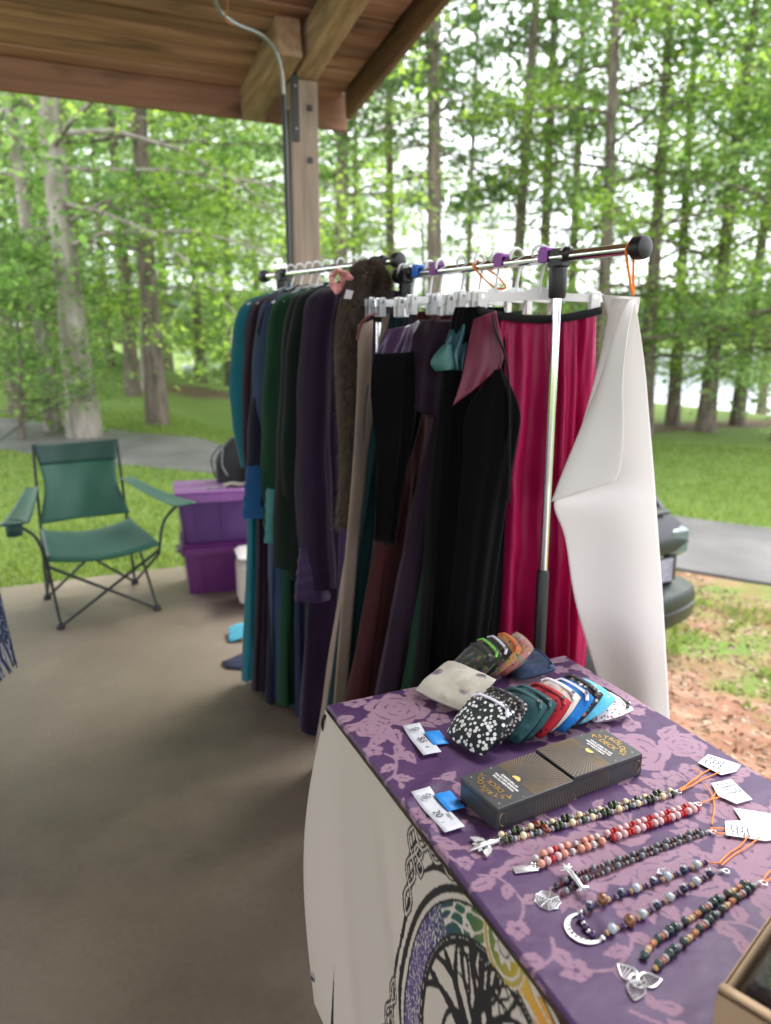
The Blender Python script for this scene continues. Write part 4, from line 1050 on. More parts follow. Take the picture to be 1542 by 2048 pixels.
# --- raster helpers for woven and printed patterns
def inside(poly, X, Y):
    poly = np.asarray(poly, float); r = np.zeros(X.shape, bool); j = len(poly) - 1
    for i in range(len(poly)):
        xi, yi = poly[i]; xj, yj = poly[j]
        if yi != yj:
            r ^= ((yi > Y) != (yj > Y)) & (X < (xj - xi) * (Y - yi) / (yj - yi) + xi)
        j = i
    return r
class Canvas:
    def __init__(s, X, Y, x0, y0, dx, dy): s.X, s.Y, s.x0, s.y0, s.dx, s.dy = X, Y, x0, y0, dx, dy; s.a = np.zeros(X.shape, np.float32)
    def poly(s, P, v=1.0, add=False):
        P = np.asarray(P, float); lo = P.min(0); hi = P.max(0)
        j0 = max(0, int((lo[0] - s.x0) / s.dx) - 1); j1 = min(s.X.shape[1], int((hi[0] - s.x0) / s.dx) + 3)
        i0 = max(0, int((lo[1] - s.y0) / s.dy) - 1); i1 = min(s.X.shape[0], int((hi[1] - s.y0) / s.dy) + 3)
        if j1 <= j0 or i1 <= i0: return
        m = inside(P, s.X[i0:i1, j0:j1], s.Y[i0:i1, j0:j1]); sub = s.a[i0:i1, j0:j1]; sub[m] = v
    def line(s, P, w, v=1.0, taper=0.0):
        P = [np.asarray(p, float) for p in P]
        n = len(P)
        L_, R_ = [], []
        for i in range(n):
            t = P[min(i + 1, n - 1)] - P[max(i - 1, 0)]; t = t / (np.linalg.norm(t) + 1e-9); nn = np.array([-t[1], t[0]])
            f = i / (n - 1); ww = w * (1 - taper * f) / 2
            L_.append(P[i] + nn * ww); R_.append(P[i] - nn * ww)
        s.poly(L_ + R_[::-1], v)
def leafpoly(c, ang, l, w, n=9, bend=.15):
    out = []
    for sd in (1, -1):
        for k in range(n + 1):
            f = k / n if sd > 0 else 1 - k / n
            x = f * l; y = sd * w / 2 * math.sin(math.pi * f ** .75) * (1 + .12 * math.sin(f * 22)) + bend * l * math.sin(math.pi * f) * .5
            out.append((c[0] + x * math.cos(ang) - y * math.sin(ang), c[1] + x * math.sin(ang) + y * math.cos(ang)))
    return out
def wave2(P, n=8): return [p[:2] for p in bez([np.array([a, b, 0.]) for a, b in P], n)]
def damask(cv, seed):
    rs = np.random.RandomState(seed)
    def leaf(c, ang, l, w=None):
        w = w or l * .5
        cv.poly(leafpoly(c, ang, l, w, bend=rs.uniform(-.25, .25)), 1)
        if l > .025:
            cv.line([(c[0] + l * f * math.cos(ang), c[1] + l * f * math.sin(ang)) for f in (.3, .5, .7)], l * .07, 0, .8)
    def rose(c, r, rot):
        for ring, (rr, n, pr) in enumerate(((r * .62, 6, r * .46), (r * .34, 5, r * .34))):
            for k in range(n):
                a = rot + ring * .5 + 2 * math.pi * k / n
                pc = (c[0] + rr * math.cos(a), c[1] + rr * math.sin(a))
                cv.poly([(pc[0] + pr * (1 + .13 * math.sin(3 * t + k)) * math.cos(t), pc[1] + pr * (1 + .1 * math.cos(4 * t)) * math.sin(t)) for t in np.linspace(0, 6.283, 18)[:-1]], 1)
        for ring, (rr, n, l) in enumerate(((r * .74, 5, r * .34), (r * .38, 4, r * .26), (r * .15, 2, r * .16))):
            for k in range(n):
                a = rot + .5 + ring * .7 + 2 * math.pi * k / n
                arc = [(c[0] + rr * math.cos(a + t), c[1] + rr * math.sin(a + t) * (1 + .12 * ring)) for t in np.linspace(-.42, .42, 7)]
                cv.line(arc, r * .065, 0, .6)
    def blossom(c, r, rot):
        for k in range(5):
            a = rot + 2 * math.pi * k / 5
            cv.poly([(c[0] + r * .55 * math.cos(a) + r * .42 * math.cos(t), c[1] + r * .55 * math.sin(a) + r * .42 * math.sin(t)) for t in np.linspace(0, 6.283, 14)[:-1]], 1)
        cv.poly([(c[0] + r * .22 * math.cos(t), c[1] + r * .2 * math.sin(t)) for t in np.linspace(0, 6.283, 10)[:-1]], 0)
        for k in range(5):
            a = rot + .63 + 2 * math.pi * k / 5
            cv.line([(c[0] + r * f * math.cos(a), c[1] + r * f * math.sin(a)) for f in (.3, .5, .75)], r * .09, 0, .7)
    def bouquet(c, rot, s=1.0):
        T = lambda x, y: (c[0] + s * (x * math.cos(rot) - y * math.sin(rot)), c[1] + s * (x * math.sin(rot) + y * math.cos(rot)))
        st = wave2([T(-.16, .10), T(-.09, .045), T(0, .02), T(.08, -.045), T(.15, -.07)]); cv.line(st, .007 * s, 1)
        st = wave2([T(0, .02), T(-.03, -.06), T(-.09, -.11)]); cv.line(st, .005 * s, 1)
        for k in range(12):
            a = rot + 2 * math.pi * k / 12 + rs.randn() * .15
            leaf(T(.065 * math.cos(a - rot) * 1.3, .06 * math.sin(a - rot)), a + rs.randn() * .3, s * rs.uniform(.035, .06))
        rose(T(0, 0), .055 * s, rot); rose(T(.085, -.025), .036 * s, rot + 1)
        rose(T(-.075, .02), .032 * s, rot + 2)
        for bx, by, br in ((.03, .075, .022), (.075, .05, .02), (-.04, -.07, .022), (.13, -.075, .018), (-.12, .075, .018), (.02, -.085, .017)):
            blossom(T(bx, by), br * s, rot + bx * 40)
        for k in range(10):
            f = rs.rand(); a = rs.rand() * 6.28; rr = rs.uniform(.12, .17)
            leaf(T(rr * math.cos(a) * 1.1, rr * math.sin(a) * .85), a + rot + rs.randn() * .6, s * rs.uniform(.025, .045))
    # straight repeat with drift, as the cloth lies
    for c, rot, s in (((.125, .075), -.3, 1.2), ((.47, .41), .5, 1.2), ((.50, -.02), 2.2, 1.15), ((.19, .62), 1.1, 1.15), ((.44, .72), -.7, 1.25), ((.60, .22), 1.2, .85), ((.12, .98), .3, 1.0), ((.50, 1.05), 1.6, 1.0), ((.69, .23), .8, .95), ((.70, .62), 2.0, .95), ((.28, 1.22), .2, 1.0), ((-.05, .45), 1.5, .8)):
        bouquet(c, rot, s)
    for c, a, s in (((.03, .22), 1.3, 1), ((.24, .40), -.8, 1), ((.30, .30), .3, 1), ((.33, .56), 2.5, .9), ((.57, .22), 1.9, 1), ((.36, .88), .8, 1), ((.05, .72), 2.2, 1), ((.58, .56), -.5, 1), ((.28, .12), .9, 1), ((.22, .80), -.4, 1), ((.38, .24), 1.0, 1), ((.55, .32), -1.2, 1), ((.07, .34), .4, .9), ((.15, .74), 1.9, .9), ((.32, .66), .2, .9), ((.47, .58), 2.9, .9), ((.40, .12), -.6, 1), ((.02, .58), .7, .8), ((.57, .80), 1.4, 1), ((.30, .46), -.3, .8), ((.58, .06), .4, .9)):
        P = wave2([(c[0], c[1]), (c[0] + .035 * math.cos(a), c[1] + .035 * math.sin(a)), (c[0] + .08 * math.cos(a + .5), c[1] + .08 * math.sin(a + .5)), (c[0] + .11 * math.cos(a + .9), c[1] + .11 * math.sin(a + .9))])
        cv.line(P, .005 * s, 1)
        for k, f in enumerate((4, 10, 16, 22)):
            leaf(P[f], a + (1 if k % 2 else -1) * 1.1 + .4, .042 * s, .024 * s)
        blossom(P[-1], .022 * s, a)
DS = .0022
DROP_L, DROP_B, DROP_R = .012, .10, .14
ps = np.arange(-DROP_L, TW + DROP_R, DS); qs = np.arange(-DROP_B, TL + .05, DS)
PX, QY = np.meshgrid(ps, qs)
cvs = Canvas(PX, QY, ps[0], qs[0], DS, DS); damask(cvs, 4)
def edge(t, L_):                                        # arc length to (along, drop) with a rounded edge
    along = np.clip(t, 0, L_); over = np.where(t < 0, -t, np.where(t > L_, t - L_, 0)); sg = np.where(t < 0, -1, 1)
    r = .006; ang = np.clip(over / r, 0, math.pi / 2)
    return along + sg * (np.sin(ang) * r), np.where(over > 0, (1 - np.cos(ang)) * r + np.clip(over - r * math.pi / 2, 0, None), 0)
def cloth_z(p, q):
    wr = .0042 * (fbm(p * 9 + 3, q * 7) - .45) + .0022 * (fbm(p * 26, q * 30 + 5) - .45)
    rid = .0045 * np.exp(-((q - .47 - .55 * (p - .02) + .03 * np.sin(p * 30)) / .018) ** 2) * sstep(.22, .02, p)
    rid = rid + .004 * np.exp(-((p - .16 + .25 * (q - .62)) / .016) ** 2) * sstep(.5, .62, q) * sstep(.9, .7, q)
    rid = rid + .005 * np.exp(-((q - .33 + .5 * (p - .1)) / .02) ** 2) * sstep(.18, .05, p)
    return np.clip(wr + .002, 0, 1) + rid
pa, pd = edge(PX, TW); qa, qd = edge(QY, TL)
flare = .18 * pd + .0
CP = TA[None, None, :] + EA * (pa + flare * (PX > TW) + .012 * np.sin(QY * 40) * np.clip(pd * 8, 0, 1) * (PX > TW))[..., None] + EB * (qa - (QY < 0) * (.12 * qd + .008 * np.sin(PX * 45) * np.clip(qd * 10, 0, 1)))[..., None]
CZ = cloth_z(PX, QY) * sstep(.03, 0, pd + qd) + .0035 - np.maximum(pd, qd) - .25 * np.minimum(pd, qd)
CP[..., 2] += CZ
ny_, nx_ = PX.shape; id_ = np.arange(nx_ * ny_).reshape(ny_, nx_)
CF = np.stack([id_[:-1, :-1], id_[:-1, 1:], id_[1:, 1:], id_[1:, :-1]], -1).reshape(-1, 4)
dm = bpy.data.materials.new('purple_damask'); dm.use_nodes = True
def damask_nodes(m):
    t = m.node_tree; b = t.nodes['Principled BSDF']
    a = t.nodes.new('ShaderNodeAttribute'); a.attribute_name = 'pattern'
    g = t.nodes.new('ShaderNodeNewGeometry')
    n = t.nodes.new('ShaderNodeTexNoise'); n.inputs['Scale'].default_value = 900; n.inputs['Detail'].default_value = 2
    t.links.new(g.outputs['Position'], n.inputs['Vector'])
    mr = t.nodes.new('ShaderNodeMapRange'); mr.inputs[1].default_value = .3; mr.inputs[2].default_value = .7; mr.inputs[3].default_value = .8; mr.inputs[4].default_value = 1.2
    t.links.new(n.outputs[0], mr.inputs[0])
    mx = t.nodes.new('ShaderNodeMix'); mx.data_type = 'RGBA'
    mx.inputs[6].default_value = (.066, .027, .094, 1); mx.inputs[7].default_value = (.22, .12, .185, 1)
    t.links.new(a.outputs['Fac'], mx.inputs[0])
    hv = t.nodes.new('ShaderNodeHueSaturation'); t.links.new(mx.outputs[2], hv.inputs['Color']); t.links.new(mr.outputs[0], hv.inputs['Value'])
    t.links.new(hv.outputs[0], b.inputs['Base Color'])
    rr = t.nodes.new('ShaderNodeMapRange'); rr.inputs[3].default_value = .42; rr.inputs[4].default_value = .6; t.links.new(a.outputs['Fac'], rr.inputs[0]); t.links.new(rr.outputs[0], b.inputs['Roughness'])
    b.inputs['Specular IOR Level'].default_value = .35
    sw = t.nodes.new('ShaderNodeMapRange'); sw.inputs[3].default_value = .05; sw.inputs[4].default_value = .95; t.links.new(a.outputs['Fac'], sw.inputs[0]); t.links.new(sw.outputs[0], b.inputs['Sheen Weight'])
    b.inputs['Sheen Tint'].default_value = (1, .72, .78, 1); b.inputs['Sheen Roughness'].default_value = .4
    wv = t.nodes.new('ShaderNodeTexWave'); wv.inputs['Scale'].default_value = 420; wv.inputs['Distortion'].default_value = 1.5
    t.links.new(g.outputs['Position'], wv.inputs['Vector'])
    ad = t.nodes.new('ShaderNodeMath'); ad.operation = 'MULTIPLY_ADD'; ad.inputs[1].default_value = .35
    t.links.new(wv.outputs['Fac'], ad.inputs[0]); t.links.new(a.outputs['Fac'], ad.inputs[2])
    bp = t.nodes.new('ShaderNodeBump'); bp.inputs['Strength'].default_value = .35; bp.inputs['Distance'].default_value = .0006
    t.links.new(ad.outputs[0], bp.inputs['Height']); t.links.new(bp.outputs[0], b.inputs['Normal'])
damask_nodes(dm)
org = tp(TW / 2, TL / 2, 0)
cl_me = mesh_np('tablecloth', (CP - org).reshape(-1, 3), CF, dm, 4)
at_ = cl_me.attributes.new('pattern', 'FLOAT', 'POINT'); at_.data.foreach_set('value', cvs.a.ravel())
shade(cl_me, 180)
tag(link('tablecloth', cl_me, tuple(org)), 'purple damask tablecloth woven with mauve roses and leaves', 'tablecloth')

# --- banner along the table's left side, printed with a knotwork ring round a tree
BS = .0022
BH = .60
bq = np.arange(0, 1.20, BS); bw = np.arange(-.01, BH, BS)
BQ, BWv = np.meshgrid(bq, bw)
f_ = np.clip(BWv / BH, 0, 1)
q0 = -.012 * np.sin(math.pi * np.clip(f_ * 1.05, 0, 1)) + .15 * f_ ** 2.2
qq = q0 + BQ * (1 - .10 * f_ ** 2)
out = .012 + .085 * f_ ** 1.1 + .004 * np.sin(BQ * 9 + 1.0 + f_) * f_ + .02 * np.exp(-(BQ / .10) ** 2) * np.sin(math.pi * f_) - .008 * np.exp(-((BQ - .10 - .16 * f_) / .05) ** 2) * f_
out = out + .006 * np.exp(-((BQ - .3 - .35 * f_) / .04) ** 2) * sstep(.02, .2, f_)
zz = .742 - .012 - BWv * .965
BP = TA[None, None, :] - EA * out[..., None] + EB * qq[..., None]; BP[..., 2] = zz
# the print
QC, ZC = .705, .525
x_ = qq - QC; y_ = zz - ZC
rad = np.hypot(x_, y_); ang = np.arctan2(y_, x_)
col = np.zeros(BQ.shape + (3,), np.float32) + np.array(rgb(214, 203, 190)); col[:] = (.52, .465, .40)  # white vinyl toned tan: shade and bounce off the floor painted in
WH = np.array((.56, .50, .43)); BK = np.array((.012, .012, .014))
def setc(m, c): col[m] = c
hue = np.degrees(ang) % 360
stops = [(20, (.42, .05, .03)), (48, (.62, .16, .03)), (66, (.62, .30, .04)), (84, (.52, .38, .05)), (97, (.16, .20, .04)), (118, (.02, .10, .05)), (135, (.02, .06, .08)), (150, (.06, .05, .16)), (175, (.10, .07, .19)), (215, (.09, .08, .17)), (260, (.05, .08, .2)), (300, (.2, .05, .2)), (380, (.42, .05, .03))]
RC_ = np.zeros_like(col)
for k in range(3): RC_[..., k] = np.interp(hue, [s[0] for s in stops], [s[1][k] for s in stops])
setc((rad > .238) & (rad < .250), BK)
ringm = (rad > .182) & (rad < .228)
u_ = ang * .205; v_ = (rad - .205)
kn = np.sin(u_ * 150 + 9 * np.sin(v_ * 130 + u_ * 40)) + np.sin(v_ * 260 + 3 * np.sin(u_ * 70)) + .7 * np.sin(u_ * 260 - v_ * 180)
col[ringm] = RC_[ringm]
left_ = ringm & (hue > 138) & (np.abs(kn) < .38); setc(left_, WH * .95)
kn2 = np.sin(u_ * 62 + 5 * np.sin(v_ * 60 + u_ * 20)) + .9 * np.sin(v_ * 120 + 4 * np.sin(u_ * 36))
setc(ringm & (hue > 96) & (hue <= 138) & (np.abs(kn2) < .42), WH)
kn3 = np.sin(u_ * 44 + 4.5 * np.sin(v_ * 52 + u_ * 16)) + .8 * np.sin(v_ * 100 + 3 * np.sin(u_ * 30))
setc(ringm & (hue <= 96) & (np.abs(kn3) < .34), WH)
setc(ringm & (hue <= 80) & (np.abs(np.abs(kn3) - .38) < .06), np.array((.35, .2, .05)))
for rr, w_ in ((.182, .0035), (.228, .003)): setc(np.abs(rad - rr) < w_ / 2 + .0006, BK)
setc((rad > .170) & (rad < .179), BK)
# sun medallion at the top
sx, sy = x_ + .006, y_ - .213; sr = np.hypot(sx, sy); sa = np.arctan2(sy, sx)
setc(sr < .05, WH); setc((sr < .047) & (sr > .040), np.array((.40, .30, .06)))
fc = np.array((.45, .33, .04)); fg = np.array((.06, .16, .04))
inn = sr < .036; mixk = (sx / .036 * .5 + .5).clip(0, 1)[..., None]; col[inn] = (fg * (1 - mixk) + fc * mixk)[inn]
setc((sr < .018 + .010 * np.abs(((sa * 8 / 6.283) % 1) - .5) * 2), WH); setc(np.abs(sr - .0135) < .0012, BK * 2); setc(sr < .0125, WH * .9)
# the tree inside the ring
tcv = Canvas(BQ, BWv, bq[0], bw[0], BS, BS)
class Ink:                                             # strokes drawn in print coordinates
    def __init__(s): s.m = np.zeros(BQ.shape, bool)
    def stroke(s, P, w0, w1):
        P = [np.asarray(p, float) for p in P]
        for i in range(len(P) - 1):
            f = i / max(1, len(P) - 2); w = (w0 + (w1 - w0) * f) / 2
            a, b = P[i], P[i + 1]; lo = np.minimum(a, b) - w - .004; hi = np.maximum(a, b) + w + .004
            near = (x_ > lo[0]) & (x_ < hi[0]) & (y_ > lo[1]) & (y_ < hi[1])
            if not near.any(): continue
            X = x_[near]; Y = y_[near]; d = b - a; L2 = d @ d + 1e-12
            t = (((X - a[0]) * d[0] + (Y - a[1]) * d[1]) / L2).clip(0, 1)
            s.m[near] |= np.hypot(X - a[0] - t * d[0], Y - a[1] - t * d[1]) < w
ink = Ink(); rs_ = np.random.RandomState(12)
def grow(p, a, l, w, depth):
    pts = [np.array(p)]; aa = a
    cur = rs_.choice([-1, 1]) * rs_.uniform(.1, .28)
    for k in range(7):
        aa += cur * .5; pts.append(pts[-1] + np.array([math.cos(aa), math.sin(aa)]) * l / 7)
        if np.hypot(*pts[-1]) > .172: break
    ink.stroke(pts, w, w * .45)
    if depth > 0 and len(pts) > 3:
        for s in (-1, 1):
            k = rs_.randint(2, len(pts)); grow(pts[k], aa + s * rs_.uniform(.35, .75), l * .72, w * .58, depth - 1)
        grow(pts[-1], aa, l * .7, w * .5, depth - 1)
for a, l in ((R(150), .10), (R(128), .11), (R(108), .11), (R(90), .11), (R(72), .11), (R(50), .11), (R(28), .10)):
    grow((-.02 + .03 * math.cos(a), .02), a, l, .025, 3)
for s in (-1, 1):
    ink.stroke(wave2([(s * .012 - .005, -.16), (s * .018 - .003, -.06), (s * .010 - .006, 0), (s * .028 - .01, .05)], 6), .02, .016)
ink.stroke(wave2([(-.03, .03), (-.075, .045), (-.105, .02), (-.112, -.03), (-.098, -.05), (-.090, -.038)], 8), .011, .004)
ink.stroke(wave2([(.03, .03), (.075, .045), (.105, .02), (.112, -.03), (.098, -.05), (.090, -.038)], 8), .011, .004)
for k in range(6):
    ink.stroke(wave2([(-.02 + .04 * rs_.rand(), -.12 + .03 * k), (.02 * rs_.randn(), -.11 + .03 * k), (-.02 + .04 * rs_.rand(), -.10 + .03 * k)], 5), .005, .003)
treem = ink.m & (rad < .172)
setc(treem, BK)
# knotwork corners outside the ring
ink2 = Ink(); ink3 = Ink()
def knot(cx, cy, s, rot):
    T = lambda x, y: (cx + s * (x * math.cos(rot) - y * math.sin(rot)), cy + s * (x * math.sin(rot) + y * math.cos(rot)))
    for ph in (0, 2.1, 4.2):
        ink2.stroke([T((.55 + .35 * math.cos(3 * t + ph)) * math.cos(t + ph * .3), (.55 + .35 * math.cos(3 * t + ph)) * math.sin(t + ph * .3)) for t in np.linspace(0, 6.283, 40)], .0042, .0042)
    ink2.stroke([T(-1.5, 1.1), T(-1.0, .75), T(-.7, .5)], .009, .004); ink2.stroke([T(-1.5, 1.1), T(-1.2, 1.15), T(-.9, .7)], .004, .006)
def chain(p0, p1, n, w, th):                           # two interlaced strands between p0 and p1
    p0 = np.array(p0); p1 = np.array(p1); d = p1 - p0; nn = np.array([-d[1], d[0]]) / np.linalg.norm(d)
    for s in (1, -1):
        ink2.stroke([p0 + d * f + nn * s * w * math.sin(n * math.pi * f) * (1 - .45 * f) for f in np.linspace(0, 1, 16 * n)], th * 1.7, th * 1.7)
        ink3.stroke([p0 + d * f + nn * s * w * math.sin(n * math.pi * f) * (1 - .45 * f) for f in np.linspace(0, 1, 16 * n)], th * .5, th * .5)
        ink2.stroke([p0 + d * f + nn * s * w * .45 * math.sin(n * math.pi * f + 1.2) for f in np.linspace(0, .8, 12 * n)], th * .7, th * .7)
for sx_ in (-1, 1):
    for sy_ in (1, -1):
        chain((sx_ * .272, sy_ * .215), (sx_ * .262, sy_ * .06), 3, .019, .0066); chain((sx_ * .255, sy_ * .195), (sx_ * .235, sy_ * .15), 2, .016, .006); chain((sx_ * .268, sy_ * .208), (sx_ * .13, sy_ * .225), 3, .018, .0062)
        ink2.stroke(wave2([(sx_ * .292, sy_ * .235), (sx_ * .270, sy_ * .222), (sx_ * .262, sy_ * .205)], 5), .016, .006)
        ink2.stroke(wave2([(sx_ * .225, sy_ * .168), (sx_ * .19, sy_ * .200), (sx_ * .14, sy_ * .222), (sx_ * .09, sy_ * .245)], 6), .006, .024)
        ink2.stroke(wave2([(sx_ * .258, sy_ * .09), (sx_ * .262, sy_ * .03), (sx_ * .258, sy_ * -.04)], 6), .012, .004)
for ca in ():
    a = R(ca); knot(.268 * math.cos(a), .262 * math.sin(a), .033, a - R(140))
    for sgn in (-1, 1):
        arc = [np.array([math.cos(a + sgn * t), math.sin(a + sgn * t)]) * (.262 + .006 * math.sin(t * 60)) for t in np.linspace(.10, .52, 20)]
        ink2.stroke(arc, .013 if sgn < 0 and ca == 140 else .009, .004)
        ink2.stroke([p * (1 + .03 * math.sin(i * .8)) + np.array([.006 * math.sin(i * 1.1), .004]) for i, p in enumerate(arc)], .0035, .0035)
setc(ink2.m & (rad > .252), BK); setc(ink3.m & (rad > .252), WH)
spk_ = inside([(-.495, -.23), (-.455, -.42), (-.440, -.40)], x_, y_); setc(spk_, BK)
banner_m = bpy.data.materials.new('printed_vinyl'); banner_m.use_nodes = True
bt_ = banner_m.node_tree; bb = bt_.nodes['Principled BSDF']; bb.inputs['Roughness'].default_value = .38; bb.inputs['Specular IOR Level'].default_value = .45
ba = bt_.nodes.new('ShaderNodeAttribute'); ba.attribute_name = 'print'; bt_.links.new(ba.outputs['Color'], bb.inputs['Base Color'])
n2, m2 = BQ.shape; id2 = np.arange(n2 * m2).reshape(n2, m2)
BF = np.stack([id2[:-1, :-1], id2[:-1, 1:], id2[1:, 1:], id2[1:, :-1]], -1).reshape(-1, 4)
borg = tp(-.06, .6, -.6)
b_me = mesh_np('sheet', (BP - borg).reshape(-1, 3), BF, banner_m, 4)
pc = b_me.attributes.new('print', 'FLOAT_COLOR', 'POINT'); pc.data.foreach_set('color', np.concatenate([col, np.ones(col.shape[:2] + (1,), np.float32)], -1).astype(np.float32).ravel())
shade(b_me, 180)
bnr = thing('printed_banner', 'white vinyl banner with a coloured knotwork tree ring hanging down the table side', 'banner', tuple(borg))
link('sheet', b_me, (0, 0, 0), bnr)
gi, gj = int(.555 / BS), int(.022 / BS)
gp = BP[gi, gj]
MB().disc_stack(gp, -EA + EB * .3, [(.0055, -.002), (.0085, -.001), (.0095, .002), (.007, .0035), (.0052, .0035), (.005, .001)], 18).build('grommet', steel_grey, bnr)
MB().disc_stack(gp, -EA + EB * .3, [(.0048, -.002), (.0048, .002)], 14).build('grommet_hole', black_metal, bnr)
# folded excess and strap by the far table corner
tag(MB().tube(bez([tp(-.004, .004, -.006), tp(-.018, .0, -.03), tp(-.014, .004, -.075), tp(-.02, .006, -.12)], 5), .009, 8, flat=.35).build('black_strap', band_blk), 'black strap hanging at the far left table corner', 'strap')

# ------------------------------------------------------------------ price cards
card_m = mat('white_card', (.58, .60, .66), .6); tape_m = mat('blue_painters_tape', (.02, .26, .78), .5, col2=(.03, .30, .82), nscale=60)
ink_m = mat('black_ink', (.02, .02, .03), .6); ink_grey = mat('grey_ink', (.16, .15, .17), .6)
def surf(p, q, dz=.0): return tp(p, q, .0035 + float(cloth_z(np.array(p), np.array(q))) + dz)
def card(label, c, half_p, half_q, rot, lines, tape, group):
    t = thing('price_card', label, 'price card', tuple(surf(*c)), group)
    ax = EA * math.cos(rot) + EB * math.sin(rot); ay = -EA * math.sin(rot) + EB * math.cos(rot)   # ax across, ay down the card
    o = surf(*c) + EZ * .0035
    G = [[o + ax * u * half_p + ay * v * half_q + EZ * (.004 * v * v + .0015 * math.sin(3 * v)) for u in np.linspace(-1, 1, 5)] for v in np.linspace(-1, 1, 13)]
    MB().grid(G).build('card', card_m, t, angle=180, solid=.0006)
    tm = MB()
    tp0 = o + ax * (half_p + .012 + tape[0]) + ay * tape[1]
    tm.grid([[tp0 + ax * u * .0165 + ay * v * .026 + EZ * (.0022 - .0012 * u) for u in np.linspace(-1, 1, 4)] for v in np.linspace(-1, 1, 4)])
    tm.build('tape', tape_m, t, solid=.0003)
    wr = MB()
    for s, sz, dx, dy in lines:
        put_text(wr, s, sz, o + ax * dx + ay * dy + EZ * (.0032), ay, ax, bold=.0)
    wr.build('handwriting', ink_m, t, smooth=False)
    sk_ = MB(); rs = np.random.RandomState(3)
    c0 = o - ay * half_q * .62 + EZ * .0042
    for k in range(16):
        a = k * .8; sk_.tube([c0 + ax * .011 * math.cos(a) * rs.rand() + ay * .007 * math.sin(a) * rs.rand(), c0 + ax * .011 * math.cos(a + 1) + ay * .007 * math.sin(a + 1)], .0005, 4)
    for k in range(5):
        sk_.tube([c0 - ax * .014 + ay * (-.008 + .004 * k), c0 - ax * .011 + ay * (-.006 + .004 * k)], .0005, 4)
    sk_.build('sketched_emblem', ink_grey, t)
    return t
card('white price card with blue tape reading $5 ea by the cream pouch', (.113, .214), .0185, .058, .10, [('$5', .021, .000, .004), ('ea', .016, .001, .036)], (0, .004), 'price cards')
card('longer white price card with blue tape reading tarot 20 ea by the decks', (.036, .423), .0185, .060, -.01, [('20', .019, -.005, .012), ('ea', .013, -.007, .040), ('tarot', .012, .010, .030)], (0, -.012), 'price cards')

